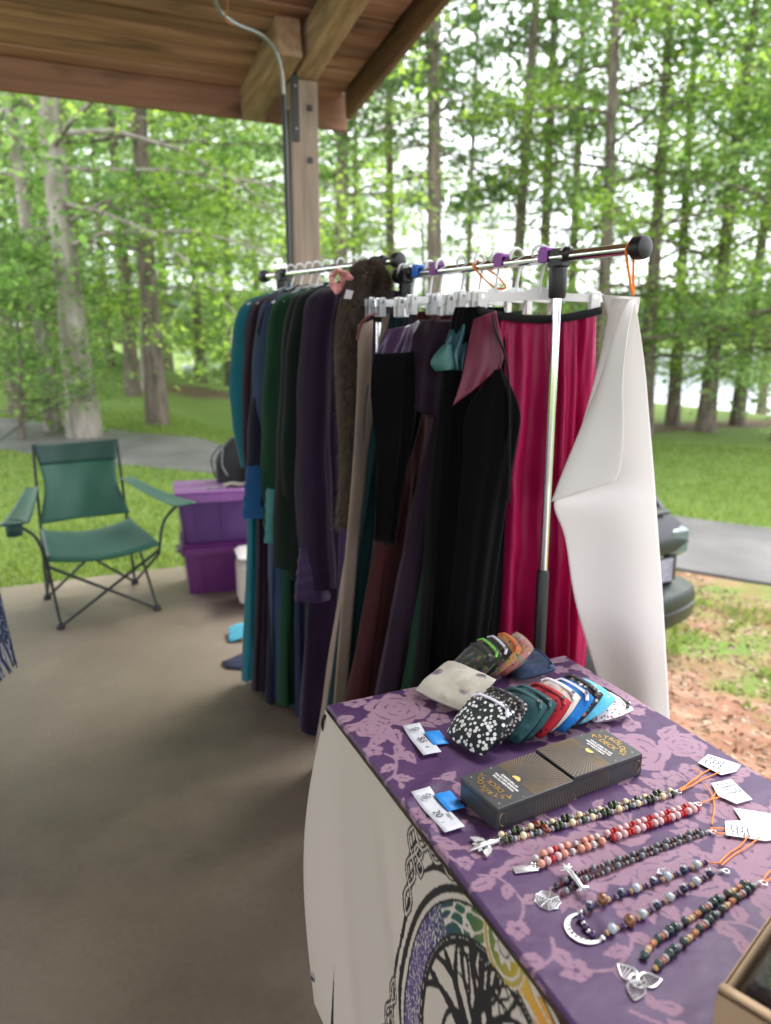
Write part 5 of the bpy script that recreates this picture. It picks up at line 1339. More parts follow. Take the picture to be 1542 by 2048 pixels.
# ------------------------------------------------------------------ card decks
deck_m = mat('black_deck_card', (.028, .029, .032), .40, spec=.6, col2=(.036, .037, .04), nscale=30)
deck_side = mat('black_deck_side', (.010, .010, .011), .3, spec=.5)
gold = mat('gold_foil', (.55, .36, .13), .32, metal=.85); gold_d = mat('faint_gold_foil', (.30, .21, .11), .35, metal=.6); wht_ink = mat('white_ink', (.75, .74, .72), .5)
gold_glow = mat('bright_gold_print', (.75, .48, .14), .45)
def deck(label, c, rot, sgn):
    L_, D_, H_ = .162, .102, .043
    ax = (EA * math.cos(rot) + EB * math.sin(rot)) * sgn; ay = (-EA * math.sin(rot) + EB * math.cos(rot)) * sgn      # ax = top of the lettering, ay = reading direction
    o = tp(*c, .006); t = thing('card_deck', label, 'card deck', tuple(o), 'card decks')
    MB().box(o + EZ * H_ / 2, (L_, D_, H_), ax, ay, EZ, bev=.0012).build('box', deck_m, t, angle=30)
    # darker wrap round the sides
    T = o + EZ * (H_ + .0004)
    MB().box(o + EZ * (H_ * .80), (L_ + .0012, D_ + .0012, .0006), ax, ay, EZ).build('lid_seam', deck_side, t)
    P = lambda x, y, z=0: T + ax * x + ay * y + EZ * z
    ry = MB(); cx = .004
    for k in range(46):
        a = math.pi / 2 + math.pi * (k + .5) / 46
        lx, ly = math.cos(a), math.sin(a)
        r1 = min((cx + L_ / 2 - .001) / max(1e-6, -lx), (D_ / 2 - .001) / max(1e-6, abs(ly)))
        r0 = .010; w = .0007
        nx_, ny_ = -ly, lx
        ry.add([P(cx + lx * r0, ly * r0), P(cx + lx * r1 + nx_ * w, ly * r1 + ny_ * w), P(cx + lx * r1 - nx_ * w, ly * r1 - ny_ * w)], [(0, 1, 2)])
    ry.build('sun_rays', gold_d, t, smooth=False)
    # continued over the long sides
    sr_ = MB()
    for s in (-1, 1):
        for k in range(15):
            x0 = cx - .004 - k * .0052; x1 = cx - .004 - k * .0064
            q = lambda x, z: o + ax * x + ay * s * (D_ / 2 + .0006) + EZ * z
            sr_.add([q(x0, H_ - .001), q(x1 - .0006, .002), q(x1 + .0006, .002)], [(0, 1, 2)])
    sr_.build('side_rays', gold_d, t, smooth=False)['kind'] = 'stuff'
    MB().add([P(cx + .009 * math.cos(a_), .009 * math.sin(a_), .0003) for a_ in np.linspace(math.pi / 2, 3 * math.pi / 2, 14)], [tuple(range(14))]).build('sun_emblem', gold_glow, t, smooth=False)
    gl = MB()
    word = 'ASTROLOGY'; R0 = .040
    for k, ch in enumerate(word):
        a = R(62) - R(124) * k / (len(word) - 1)
        put_text(gl, ch, .0150, P(.026 + R0 * math.cos(a), -R0 * math.sin(a), .0003), ay, ax, a, .0003)
    put_text(gl, 'DECK', .0155, P(.046, 0, .0003), ay, ax, 0, .0003)
    put_text(gl, 'THE', .006, P(.0745, 0, .0003), ay, ax, 0)
    gl.build('title_lettering', gold, t, smooth=False)
    wl = MB()
    for k, s in enumerate(('YOUR GUIDE TO THE', 'MEANINGS AND MYTHS', 'OF THE COSMOS')):
        put_text(wl, s, .0056, P(.029 - .0068 * k, 0, .0003), ay, ax, 0, .00022)
    wl.build('subtitle_lettering', wht_ink, t, smooth=False)
    st = MB()
    for x, y in ((.07, -.042), (.066, .040), (.020, .046), (.024, -.046)):
        st.add([P(x + .0016 * (1 if i % 2 == 0 else .35) * math.cos(i * .785), y + .0016 * (1 if i % 2 == 0 else .35) * math.sin(i * .785), .0003) for i in range(8)], [tuple(range(8))])
    st.build('star_marks', wht_ink, t, smooth=False)
    se = MB()
    for s in (-1, 1):
        q = lambda x, z: o + ax * x + ay * s * (D_ / 2 + .0007) + EZ * z
        arc = [q(.066 + .010 * math.cos(a_), H_ * .48 + .013 * math.sin(a_)) for a_ in np.linspace(-1.3, 1.3, 9)]
        se.tube(arc, .0007, 4); se.tube([q(.063, H_ * .3), q(.063, H_ * .66)], .0006, 4)
    se.build('side_emblem', gold_d, t)['kind'] = 'stuff'
    return t
deck('black and gold card deck nearer the price card, lettering upside down', (.174, .452), -.085, -1)
deck('black and gold card deck farther from the price cards, lettering towards the clay', (.342, .433), -.06, 1)
# ------------------------------------------------------------------ zip pouches
def print_mat(name, base, spots, scale=90, thr=.34, rough=.75, second=None, feature='F1', sm=.06):
    """printed cotton: scattered motifs in several colours on a ground colour"""
    m = bpy.data.materials.new(name); m.use_nodes = True
    t = m.node_tree; b = t.nodes['Principled BSDF']; b.inputs['Roughness'].default_value = rough; b.inputs['Sheen Weight'].default_value = .15; b.inputs['Specular IOR Level'].default_value = .25
    tc = t.nodes.new('ShaderNodeTexCoord')
    v = t.nodes.new('ShaderNodeTexVoronoi'); v.inputs['Scale'].default_value = scale; v.feature = feature
    t.links.new(tc.outputs['Object'], v.inputs['Vector'])
    rp = t.nodes.new('ShaderNodeValToRGB'); rp.color_ramp.interpolation = 'CONSTANT'
    e = rp.color_ramp.elements; e[0].color = (*spots[0], 1); e[1].position = 1 / len(spots); e[1].color = (*spots[min(1, len(spots) - 1)], 1)
    for k in range(2, len(spots)):
        q = e.new(k / len(spots)); q.color = (*spots[k], 1)
    sp = t.nodes.new('ShaderNodeSeparateColor'); t.links.new(v.outputs['Color'], sp.inputs[0]); t.links.new(sp.outputs[0], rp.inputs[0])
    mr = t.nodes.new('ShaderNodeMapRange'); mr.inputs[1].default_value = thr - sm; mr.inputs[2].default_value = thr + sm; mr.inputs[3].default_value = 1; mr.inputs[4].default_value = 0
    t.links.new(v.outputs['Distance'], mr.inputs[0])
    mx = t.nodes.new('ShaderNodeMix'); mx.data_type = 'RGBA'; mx.inputs[6].default_value = (*base, 1)
    t.links.new(mr.outputs[0], mx.inputs[0]); t.links.new(rp.outputs[0], mx.inputs[7])
    last = mx.outputs[2]
    if second:
        n = t.nodes.new('ShaderNodeTexNoise'); n.inputs['Scale'].default_value = second[1]; n.inputs['Detail'].default_value = 3; t.links.new(tc.outputs['Object'], n.inputs['Vector'])
        r2 = t.nodes.new('ShaderNodeMapRange'); r2.inputs[1].default_value = .52; r2.inputs[2].default_value = .6; t.links.new(n.outputs[0], r2.inputs[0])
        m2 = t.nodes.new('ShaderNodeMix'); m2.data_type = 'RGBA'; m2.inputs[7].default_value = (*second[0], 1)
        t.links.new(r2.outputs[0], m2.inputs[0]); t.links.new(last, m2.inputs[6]); last = m2.outputs[2]
    t.links.new(last, b.inputs['Base Color'])
    n3 = t.nodes.new('ShaderNodeTexNoise'); n3.inputs['Scale'].default_value = 45; n3.inputs['Detail'].default_value = 3; t.links.new(tc.outputs['Object'], n3.inputs['Vector'])
    bp = t.nodes.new('ShaderNodeBump'); bp.inputs['Strength'].default_value = .35; bp.inputs['Distance'].default_value = .006; t.links.new(n3.outputs[0], bp.inputs['Height']); t.links.new(bp.outputs[0], b.inputs['Normal'])
    return m
def pouch(label, p, q, rot, fab, zipc, hu=.052, hv=.056, tilt=20, T=.010, seed=0, z0=.0, roll=0, name='zip_pouch', pull=True, k=.42):
    rs = np.random.RandomState(seed + 50)
    cr, sr = math.cos(rot), math.sin(rot)
    U = EA * cr + EB * sr; V = -EA * sr + EB * cr
    ct, st = math.cos(R(tilt)), math.sin(R(tilt))
    Ut = U * ct + EZ * st; Nt = np.cross(Ut, V); Nt = Nt * (1 if Nt[2] > 0 else -1)
    c = tp(p, q, .006 + z0 + hu * st + T * .6)
    t = thing(name, label, 'pouch', tuple(c), 'zip pouches on the table')
    a = np.linspace(-1, 1, 21); wob = rs.rand(4) * 6
    mb = MB()
    for sd in (1, -1):
        G = []
        for s in a:
            row = []
            for v in a:
                x = s * math.sqrt(1 - k * v * v / 2) * hu; y = v * math.sqrt(1 - k * s * s / 2) * hv
                h = T * (max(0, 1 - abs(s) ** 3) ** .6) * (max(0, 1 - abs(v) ** 3) ** .6) * (1 + .22 * math.sin(4 * s + wob[0]) * math.sin(3 * v + wob[1]))
                h += .0008 * math.sin(14 * v + wob[2]) * (1 - s * s)
                row.append(c + Ut * x + V * y + Nt * sd * (h + .0008))
            G.append(row)
        if sd < 0: G = [r[::-1] for r in G]
        mb.grid(G)
    mb.build('pouch_body', fab, t, angle=180)
    zp = []
    for v in np.linspace(-.93, .93, 19):
        x = .86 * math.sqrt(1 - k * v * v / 2) * hu * (1 - .30 * max(0, abs(v) - .75) / .25); y = v * math.sqrt(1 - k * .74 / 2) * hv
        zp.append(c + Ut * x + V * y + Nt * (T * .62 + .001))
    if zipc is not None:
        zo = MB().tube(zp, .0034, 6, flat=.5).build('zipper', zipc, t)
        if pull:
            MB().box(zp[-3] + Nt * .003 + Ut * .002, (.010, .0045, .0018), V, Ut, bev=.0006).build('zipper_pull', steel_grey, zo)
    return t
K = .42
zw = mat('white_zip', (.66, .64, .74), .6); zg = mat('lime_zip', (.16, .55, .06), .6); zk = mat('black_zip', (.015, .015, .017), .6); zt = mat('teal_zip', (.015, .07, .08), .6); zr = mat('red_zip', (.28, .008, .015), .6); zo_ = mat('orange_zip', (.70, .13, .03), .6); zb = mat('blue_zip', (.02, .14, .50), .6); zn = mat('navy_zip', (.03, .05, .14), .6)
paw = print_mat('paw_print_cotton', (.010, .016, .018), [(.72, .72, .70), (.66, .66, .66)], 112, .40, feature='F1', sm=.05)
paw2 = print_mat('small_paw_cotton', (.014, .014, .016), [(.42, .39, .37), (.30, .28, .27)], 150, .40)
teal = print_mat('teal_print_cotton', (.012, .060, .068), [(.02, .09, .10), (.008, .04, .05)], 70, .3)
red = print_mat('red_print_cotton', (.36, .008, .022), [(.10, .006, .012), (.05, .005, .01)], 75, .30)
yel = print_mat('white_yellow_cotton', (.62, .58, .52), [(.70, .33, .04), (.60, .50, .40)], 95, .3)
blu = print_mat('blue_cotton', (.010, .17, .52), [(.015, .20, .60), (.01, .13, .42)], 60, .3)
dkf = print_mat('dark_floral_cotton', (.02, .02, .035), [(.62, .20, .10), (.55, .55, .50), (.05, .16, .14), (.6, .58, .56)], 85, .40)
lbl = print_mat('light_blue_cotton', (.10, .46, .66), [(.60, .62, .62), (.30, .22, .16), (.62, .50, .44), (.12, .50, .70)], 70, .24)
pkf = print_mat('white_rose_cotton', (.62, .60, .62), [(.40, .06, .12), (.10, .09, .12), (.6, .5, .5)], 120, .30)
camo = print_mat('dark_jungle_cotton', (.020, .026, .012), [(.10, .11, .02), (.03, .05, .10), (.20, .03, .07), (.025, .03, .012)], 75, .42, second=((.012, .012, .012), 30))
jung = print_mat('green_pink_cotton', (.035, .055, .02), [(.30, .10, .16), (.14, .20, .04), (.03, .03, .02)], 85, .40)
orf = print_mat('orange_floral_cotton', (.60, .30, .10), [(.66, .10, .02), (.04, .20, .09), (.62, .45, .08), (.55, .22, .20)], 95, .42)
mul = print_mat('pastel_floral_cotton', (.55, .26, .24), [(.58, .45, .12), (.20, .42, .30), (.60, .56, .50), (.5, .1, .1)], 100, .40)
nav = print_mat('navy_cotton', (.03, .055, .12), [(.06, .09, .18), (.02, .04, .08)], 60, .3)
crm = print_mat('cream_motif_cotton', (.52, .49, .41), [(.10, .09, .10), (.14, .07, .14), (.44, .40, .33), (.5, .47, .40)], 19, .26, second=((.44, .41, .34), 22), sm=.05)
# lower row: each pouch leans on the next
row2 = [('large white paw print pouch on black, front of the lower row', paw, zw, .213, .268), ('smaller grey paw print pouch tucked under the white paw pouch', paw2, zk, .262, .248), ('dark teal zip pouch in front of the red one', teal, zt, .297, .262), ('second teal zip pouch touching the red pouch', teal, zt, .320, .262), ('red zip pouch with dark print in the lower row', red, zr, .352, .266), ('white and yellow print pouch behind the red one', yel, zw, .384, .256), ('bright blue pouch with white zip in the lower row', blu, zw, .408, .268), ('dark floral pouch with orange and white flowers', dkf, zk, .436, .262), ('light blue picnic print pouch at the right of the row', lbl, None, .470, .256), ('white pouch with dark red roses at the far right end', pkf, zk, .512, .262)]
for i, (lab, f, zc_, p, q) in enumerate(row2):
    last = i >= 8
    pouch(lab, p, q, -.22 + .03 * i, f, zc_, .053 if i else .058, .058, 38 if not last else (24 if i == 8 else 6), .013, i, z0=.002)
row1 = [('dark jungle print pouch leaning beside the cream pouch', camo, zk, .335, .030), ('green and pink print pouch with lime zip', jung, zg, .362, .016), ('black print pouch with white zip in the upper row', camo, zw, .392, .010), ('orange floral zip pouch in the upper row', orf, zo_, .424, .006), ('pastel floral pouch behind the orange one', mul, None, .452, .014), ('navy pouch lying last in the upper row', nav, zn, .486, .040)]
for i, (lab, f, zc_, p, q) in enumerate(row1):
    pouch(lab, p, q, .12 + .02 * i, f, zc_, .052, .060, 40 if i < 5 else 10, .013, 20 + i, z0=.002)
pouch('large flat cream pouch with purple and black motifs at the back left', .262, .085, -.36, crm, None, .062, .072, 16, .022, 40, z0=.002, name='cream_pouch', k=.22)

# ------------------------------------------------------------------ necklaces
def ico(name, m, sub=2):
    import bmesh
    bm = bmesh.new(); bmesh.ops.create_icosphere(bm, subdivisions=sub, radius=1.0); me = bpy.data.meshes.new(name); bm.to_mesh(me); bm.free()
    me.materials.append(m); shade(me, 180); return me
BM = {}
def bead_mesh(key, c, rough=.25, c2=None, metal=0.0, tr=0.0):
    BM[key] = ico('bead', mat('bead_' + key, c, rough, metal=metal, col2=c2, nscale=1.6, coat=.3, trans=tr)); return key
bead_mesh('cream', (.60, .50, .30), .3, (.68, .60, .42)); bead_mesh('dkgreen', (.020, .035, .014), .2, (.05, .07, .03)); bead_mesh('grey_blue', (.22, .24, .32), .25, (.40, .40, .46))
bead_mesh('redbrown', (.13, .025, .012), .2, (.22, .05, .02)); bead_mesh('tan', (.45, .25, .13), .35); bead_mesh('pink', (.62, .36, .38), .3, (.70, .46, .46), tr=.15); bead_mesh('salmon', (.50, .20, .14), .45, (.58, .27, .20))
bead_mesh('red', (.50, .01, .012), .12, (.60, .02, .02), tr=.2); bead_mesh('howlite', (.52, .48, .48), .3, (.30, .27, .28)); bead_mesh('black', (.012, .012, .014), .2); bead_mesh('hematite', (.12, .13, .15), .22, (.22, .23, .26))
bead_mesh('rust', (.28, .11, .08), .4); bead_mesh('garnet', (.10, .008, .018), .15); bead_mesh('purple', (.05, .02, .09), .2); bead_mesh('opal', (.42, .52, .62), .12, (.60, .64, .66), tr=.25); bead_mesh('navy', (.016, .022, .06), .2)
bead_mesh('brown', (.14, .05, .02), .2, (.24, .10, .04)); bead_mesh('moss', (.025, .05, .05), .25, (.06, .09, .085)); bead_mesh('coral', (.48, .18, .11), .35); bead_mesh('gold', (.58, .36, .13), .3); bead_mesh('silver', (.66, .66, .67), .22, metal=1.0)
silver = mat('silver_metal', (.80, .80, .80), .3, metal=.65, col2=(.62, .62, .63), nscale=120)
BM['eye'] = BM['navy']
eye_w = mat('eye_bead_ring', (.55, .60, .62), .3)
def quat_to(axis):
    return Vector((0, 0, 1)).rotation_difference(Vector(tuple(float(v) for v in axis)))
def strand(t, pts, seq, gap=.0002, start=0):
    P = np.array(bez([surf(*p) if len(p) == 2 else tp(*p) for p in pts], 10))
    seg = np.linalg.norm(np.diff(P, axis=0), axis=1); S = np.concatenate([[0], np.cumsum(seg)]); total = S[-1]
    s = 0; k = start; fr = random.Random(len(pts) * 7 + k)
    while True:
        key, r, asp = seq[k % len(seq)]; r = r * 1.12
        hl = r * asp
        if s + 2 * hl > total: break
        m = s + hl
        c = np.array([np.interp(m, S, P[:, j]) for j in range(3)])
        i = min(len(P) - 2, max(0, int(np.searchsorted(S, m)) - 1)); d = P[i + 1] - P[i]; d /= np.linalg.norm(d)
        b = place('bead', BM[key], t, c + EZ * r, (r, r, hl), quat_to(d))
        if key == 'eye':
            n_ = EZ * .8 - EB * fr.uniform(-.2, .9) + EA * fr.uniform(-.3, .3); n_ /= np.linalg.norm(n_)
            ring = MB()
            u = np.cross(n_, d); u /= np.linalg.norm(u); w = np.cross(n_, u)
            ring.tube([c + EZ * r + n_ * r * .86 + (u * math.cos(a) + w * math.sin(a)) * r * .46 for a in np.linspace(0, 6.283, 13)], r * .16, 5)
            ring.disc_stack(c + EZ * r, n_, [(r * .14, r * .9), (r * .14, r * 1.02)], 8)
            ring.build('eye_mark', eye_w, t)
        s += 2 * hl + gap; k += 1
    MB().tube([p + EZ * .002 for p in P], .0006, 4).build('thread', mat('thread', (.05, .04, .05), .7) if 'thread' not in bpy.data.materials else bpy.data.materials['thread'], t)
NG = 'bead necklaces laid out on the cloth'
def necklace(label, anchor): return thing('bead_necklace', label, 'necklace', tuple(surf(*anchor)), NG)
# 1 cream and green beads with the silver bee
n1 = necklace('necklace of cream and dark green beads with silver bee pendant', (.26, .54))
s1 = [('cream', .0052, .95), ('tan', .0034, .6), ('grey_blue', .0042, .75), ('dkgreen', .0062, .62), ('dkgreen', .0062, .62), ('grey_blue', .0042, .75), ('tan', .0034, .6), ('cream', .0055, .95), ('tan', .0036, .6), ('grey_blue', .0040, .8), ('dkgreen', .0052, .7), ('grey_blue', .0042, .8)]
strand(n1, [(.092, .524), (.14, .527), (.24, .533), (.34, .538), (.437, .545)], s1)
strand(n1, [(.092, .538), (.14, .542), (.24, .545), (.34, .549), (.437, .552)], s1, start=3)
for p, q in ((.162, .529), (.168, .543)): place('bead', BM['redbrown'], n1, surf(p, q, .0075), (.0078, .0078, .0062), quat_to(EA))
# 2 pink and red
n2_ = necklace('necklace of pink and clear red beads with silver tag pendant', (.27, .6))
s2 = [('pink', .0058, .92), ('red', .0048, .55), ('red', .0056, .55), ('pink', .0058, .92)]
s2b = [('howlite', .0055, .9), ('rust', .0030, .7), ('salmon', .0060, .92), ('pink', .0058, .92), ('red', .0052, .7), ('pink', .0058, .92), ('salmon', .0060, .92), ('rust', .0030, .7), ('howlite', .0050, .9), ('rust', .003, .7), ('salmon', .0060, .92), ('salmon', .0060, .92)]
strand(n2_, [(.108, .594), (.15, .589), (.205, .590), (.245, .590)], s2b); strand(n2_, [(.247, .590), (.34, .590), (.438, .590)], s2)
strand(n2_, [(.108, .607), (.15, .604), (.205, .602), (.250, .602)], s2b, start=2); strand(n2_, [(.252, .602), (.34, .602), (.440, .600)], s2, start=2)
# 3 seed beads
n3_ = necklace('thin necklace of dark seed beads with silver web pendant', (.25, .655))
s3 = [('black', .0030, .6), ('rust', .0027, .6), ('black', .0030, .6), ('hematite', .0046, .8), ('black', .0030, .6), ('rust', .0027, .6), ('black', .003, .6), ('howlite', .0027, .6), ('black', .0030, .6), ('hematite', .0040, .8)]
s3b = [('black', .0046, .8), ('garnet', .0030, .7), ('garnet', .0034, .7), ('hematite', .0048, .85), ('black', .0040, .8), ('garnet', .003, .7)]
strand(n3_, [(.105, .652), (.135, .646), (.165, .644)], s3b); strand(n3_, [(.165, .644), (.28, .643), (.404, .641)], s3)
strand(n3_, [(.105, .667), (.14, .661), (.175, .656)], s3b, start=2); strand(n3_, [(.175, .656), (.28, .652), (.404, .650)], s3, start=4)
# 4 opal and eye beads
n4_ = necklace('wide looped necklace of pale opal and spiral eye beads with crescent pendant', (.23, .725))
s4 = [('purple', .0036, .7), ('howlite', .0026, .6), ('eye', .0058, .8), ('purple', .0030, .7), ('purple', .0034, .7), ('gold', .0034, .6), ('opal', .0062, .9), ('gold', .0034, .6), ('purple', .0034, .7)]
strand(n4_, [(.110, .706), (.14, .704), (.19, .702), (.27, .703), (.350, .702)], s4)
strand(n4_, [(.104, .748), (.125, .750), (.18, .744), (.26, .732), (.345, .722)], s4, start=3)
strand(n4_, [(.104, .709), (.101, .722), (.098, .738), (.103, .748)], [('purple', .0045, .9), ('silver', .003, .8)])
for p, q in ((.148, .7035), (.157, .7475)): place('bead', BM['brown'], n4_, surf(p, q, .0085), (.0086, .0086, .0082), quat_to(EA))
# 5 moss, coral and gold
n5_ = necklace('necklace of moss green, coral and gold beads with silver triquetra pendant', (.25, .79))
s5 = [('moss', .0056, .75), ('gold', .0036, .6), ('cream', .0040, .7), ('tan', .0034, .6), ('coral', .0042, .7), ('gold', .0036, .6), ('moss', .0054, .75), ('coral', .0042, .7), ('howlite', .0046, .7), ('moss', .0060, .8), ('moss', .0060, .8), ('grey_blue', .0040, .7), ('rust', .003, .6)]
strand(n5_, [(.132, .800), (.165, .786), (.24, .775), (.31, .765), (.375, .757)], s5)
strand(n5_, [(.134, .818), (.165, .810), (.24, .793), (.31, .777), (.378, .766)], s5, start=5)

# pendants
def pend(parent, name, mb): return mb.build(name, silver, parent, angle=50)
zt_ = lambda p, q, z=.002: surf(p, q) + EZ * z
def wingpoly(c, ang, l, w, th=.0016):
    mb = MB(); o = leafpoly((0, 0), ang, l, w, 8, 0)
    mb.prism(o, c, EA, EB * -1 * -1, -th); return mb
# bee
bee = MB()
c = zt_(.062, .533, .004)
bee.tube(bez([c + EA * .026, c + EA * .010 + EZ * .002, c - EA * .006 + EZ * .002, c - EA * .026], 5), [.002, .003, .0035, .004, .0046, .005, .005, .0046, .004, .0045, .005, .0048, .004, .0032, .002, .001], 8)
pend(n1, 'pendant_body', bee)
for a, l, w in ((2.15, .030, .015), (-2.15, .030, .015), (2.75, .024, .012), (-2.75, .024, .012)):
    ww = MB(); o = leafpoly((0, 0), a, l, w, 8, 0); ww.prism(o, c + EA * .004 + EZ * .0005, EA, EB, -.0018)
    for f in (.35, .6, .8): ww.tube([c + EA * (.004 + l * f * math.cos(a) - w * .3 * math.sin(a)) + EB * (l * f * math.sin(a) + w * .3 * math.cos(a)) + EZ * .0024, c + EA * (.004 + l * f * .8 * math.cos(a)) + EB * l * f * .8 * math.sin(a) + EZ * .0026], .0006, 4)
    pend(n1, 'pendant_wing', ww)
for k in range(6): place('bead', BM['silver'], n1, zt_(.076 + .0036 * k, .5315 - .0008 * k, .003), (.0026, .0026, .0019), quat_to(EA))
# tag
tg = MB().box(zt_(.090, .602, .0030), (.036, .013, .0016), EA + EB * .25, EB - EA * .25, bev=.0005); pend(n2_, 'pendant_plate', tg)
for k in range(4): place('bead', BM['silver'], n2_, zt_(.104 + .003 * (k % 2), .597 + .004 * k, .004), (.0028, .0028, .0024))
# web
wb_ = MB(); c = zt_(.083, .6655, .0022)
for k in range(9):
    a = 2 * math.pi * k / 9; wb_.tube([c, c + (EA * math.cos(a) + EB * math.sin(a)) * .0185], .0007, 4)
for r_ in (.006, .010, .014, .0182):
    pts = []
    for k in range(10):
        a = 2 * math.pi * k / 9; pts.append(c + (EA * math.cos(a) + EB * math.sin(a)) * r_)
        if k < 9:
            a += math.pi / 9; pts.append(c + (EA * math.cos(a) + EB * math.sin(a)) * r_ * .87)
    wb_.tube(pts, .0008 if r_ < .018 else .0012, 4)
pend(n3_, 'pendant_web', wb_)
ch = MB(); c = zt_(.137, .655, .010)
ax_ = EB * .95 - EA * .1; ch.tube([c - ax_ * .022, c - ax_ * .010 + EZ * .002, c + ax_ * .008 + EZ * .002, c + ax_ * .022], [.003, .0042, .0036, .003], 8)
for s in (-1, 1):
    for k in range(7):
        a = -1.3 + 2.6 * k / 6; b_ = c + ax_ * s * .020; ch.tube([b_, b_ + (ax_ * s * math.cos(a) + EA * math.sin(a)) * .011 + EZ * .002 * (k % 2)], [.0016, .0005], 5)
pend(n3_, 'dragonfly_charm', ch)
# crescent
cr_ = MB(); c = zt_(.098, .728, .0018); o = []
ca = np.linspace(R(62), R(298), 26)
for a in ca: o.append((.027 * math.cos(a), .027 * math.sin(a)))
for a in ca[::-1]:
    ri = .027 - .0008 - .0075 * math.sin((a - R(62)) / R(236) * math.pi) ** .8
    o.append((ri * math.cos(a), ri * math.sin(a)))
cr_.prism(o, c, EA, EB, -.0016); pend(n4_, 'pendant_crescent', cr_)
ho = MB()
for k in range(9):
    a = R(110 + 140 * k / 8); r_ = .0026 - .0004 * abs(k - 4); ho.disc_stack(c + (EA * math.cos(a) + EB * math.sin(a)) * .0225 + EA * .001 + EZ * .0012, EZ, [(r_, 0), (r_ * .9, .0008)], 10)
hx = ho.build('phase_mark', black_metal, n4_); hx['kind'] = 'stuff'
for p, q in ((.108, .7035), (.104, .751)):
    for k in range(3): place('bead', BM['silver'], n4_, zt_(p + .002 * k, q + .001 * k, .003 + .002 * (k % 2)), (.0032, .0032, .0028))
# triquetra
tr_ = MB(); c = zt_(.103, .822, .0020)
for k in range(3):
    a0 = R(20 + 120 * k)
    for s in (-1, 1):
        arc = []
        for f in np.linspace(0, 1, 14):
            l = .030 * f; w = s * .0105 * math.sin(math.pi * f ** .8)
            arc.append(c + EA * (l * math.cos(a0) - w * math.sin(a0)) + EB * (l * math.sin(a0) + w * math.cos(a0)))
        tr_.tube(arc, .0013, 5)
    for f in (.4, .55, .7, .85):
        l = .030 * f; w = .0095 * math.sin(math.pi * f ** .8)
        tr_.tube([c + EA * (l * math.cos(a0) - w * math.sin(a0)) + EB * (l * math.sin(a0) + w * math.cos(a0)), c + EA * (l * .8 * math.cos(a0) + w * math.sin(a0)) + EB * (l * .8 * math.sin(a0) - w * math.cos(a0))], .0007, 4)
tr_.tube([c + (EA * math.cos(a) + EB * math.sin(a)) * .0095 for a in np.linspace(0, 6.283, 22)], .0010, 5)
for k in range(5):
    a1, a2 = R(90 + 144 * k), R(90 + 144 * (k + 1)); tr_.tube([c + (EA * math.cos(a1) + EB * math.sin(a1)) * .0095, c + (EA * math.cos(a2) + EB * math.sin(a2)) * .0095], .0007, 4)
pend(n5_, 'pendant_triquetra', tr_)
# clasps
def clasp(parent, p, q):
    c = zt_(p, q, .004); MB().tube([c + EA * .0045 * math.cos(a) + EB * .0045 * math.sin(a) for a in np.linspace(0, 6.283, 14)], .0009, 6).build('clasp_ring', silver, parent)
    MB().tube([c - EA * .012 - EB * .004, c - EA * .006 - EB * .003 + EZ * .001, c - EA * .003], [.0016, .0026, .0012], 7).build('clasp', silver, parent)
for par, p, q in ((n1, .446, .549), (n2_, .449, .590), (n3_, .414, .653), (n4_, .358, .728), (n5_, .388, .768)): clasp(par, p, q)
# paper tags on orange cord
def paper_tag(label, poly2, strings, seed, fold=None):
    rs = np.random.RandomState(seed); P = np.array(poly2); c = P.mean(0)
    t = thing('paper_tag', label, 'tag', tuple(surf(*c)), 'paper tags on orange cord')
    o = surf(*c) + EZ * .004
    MB().prism([(p - c[0], q - c[1]) for p, q in poly2], o, EA, EB, -.0006).build('card', card_m, t, smooth=False)
    w = MB(); d0 = P[1] - P[0]; L_ = np.linalg.norm(d0); d0 = d0 / L_; n0 = np.array([-d0[1], d0[0]])
    if (c - P[0]) @ n0 < 0: n0 = -n0
    for k in range(4):
        for j in range(7):
            a = P[0] + d0 * L_ * (.12 + .11 * j) + n0 * (.010 + .008 * k) - c
            b = a + d0 * L_ * .07 + n0 * rs.uniform(-.002, .002); m_ = (a + b) / 2 + n0 * rs.uniform(-.0028, .0028)
            w.tube([o + EA * v[0] + EB * v[1] + EZ * .0010 for v in (a, m_, b)], .0006, 4)
    wo = w.build('handwriting', ink_m, t); wo['kind'] = 'stuff'
    for k, s in enumerate(strings):
        MB().tube(bez([surf(*p, .004 + .002 * math.sin(i * 2 + k)) for i, p in enumerate(s)], 6), .0011, 6).build('cord', orange_cord, t)
paper_tag('white paper tag of the cream and green necklace, farthest up the cloth', [(.545, .498), (.585, .484), (.612, .536), (.586, .548), (.552, .545)], [[(.448, .549), (.48, .540), (.515, .528), (.548, .522)], [(.448, .551), (.485, .545), (.52, .538), (.556, .538)], [(.450, .546), (.49, .537), (.525, .524), (.520, .512)]], 1)
paper_tag('white paper tag of the pink and red necklace, second down', [(.515, .556), (.557, .562), (.541, .620), (.506, .618), (.496, .588)], [[(.452, .591), (.475, .592), (.500, .590), (.518, .592)], [(.50, .555), (.490, .580), (.468, .606), (.425, .640)], [(.478, .590), (.495, .582), (.508, .572)]], 2)
paper_tag('white double paper tag between the third and fourth necklaces', [(.425, .668), (.452, .642), (.478, .652), (.494, .622), (.545, .665), (.505, .712), (.470, .704)], [[(.412, .648), (.418, .662), (.440, .664)], [(.414, .646), (.426, .650), (.448, .660)], [(.362, .712), (.395, .700), (.43, .694), (.455, .684)], [(.362, .716), (.40, .705), (.435, .702), (.47, .694)], [(.350, .700), (.357, .709), (.362, .714)]], 3)
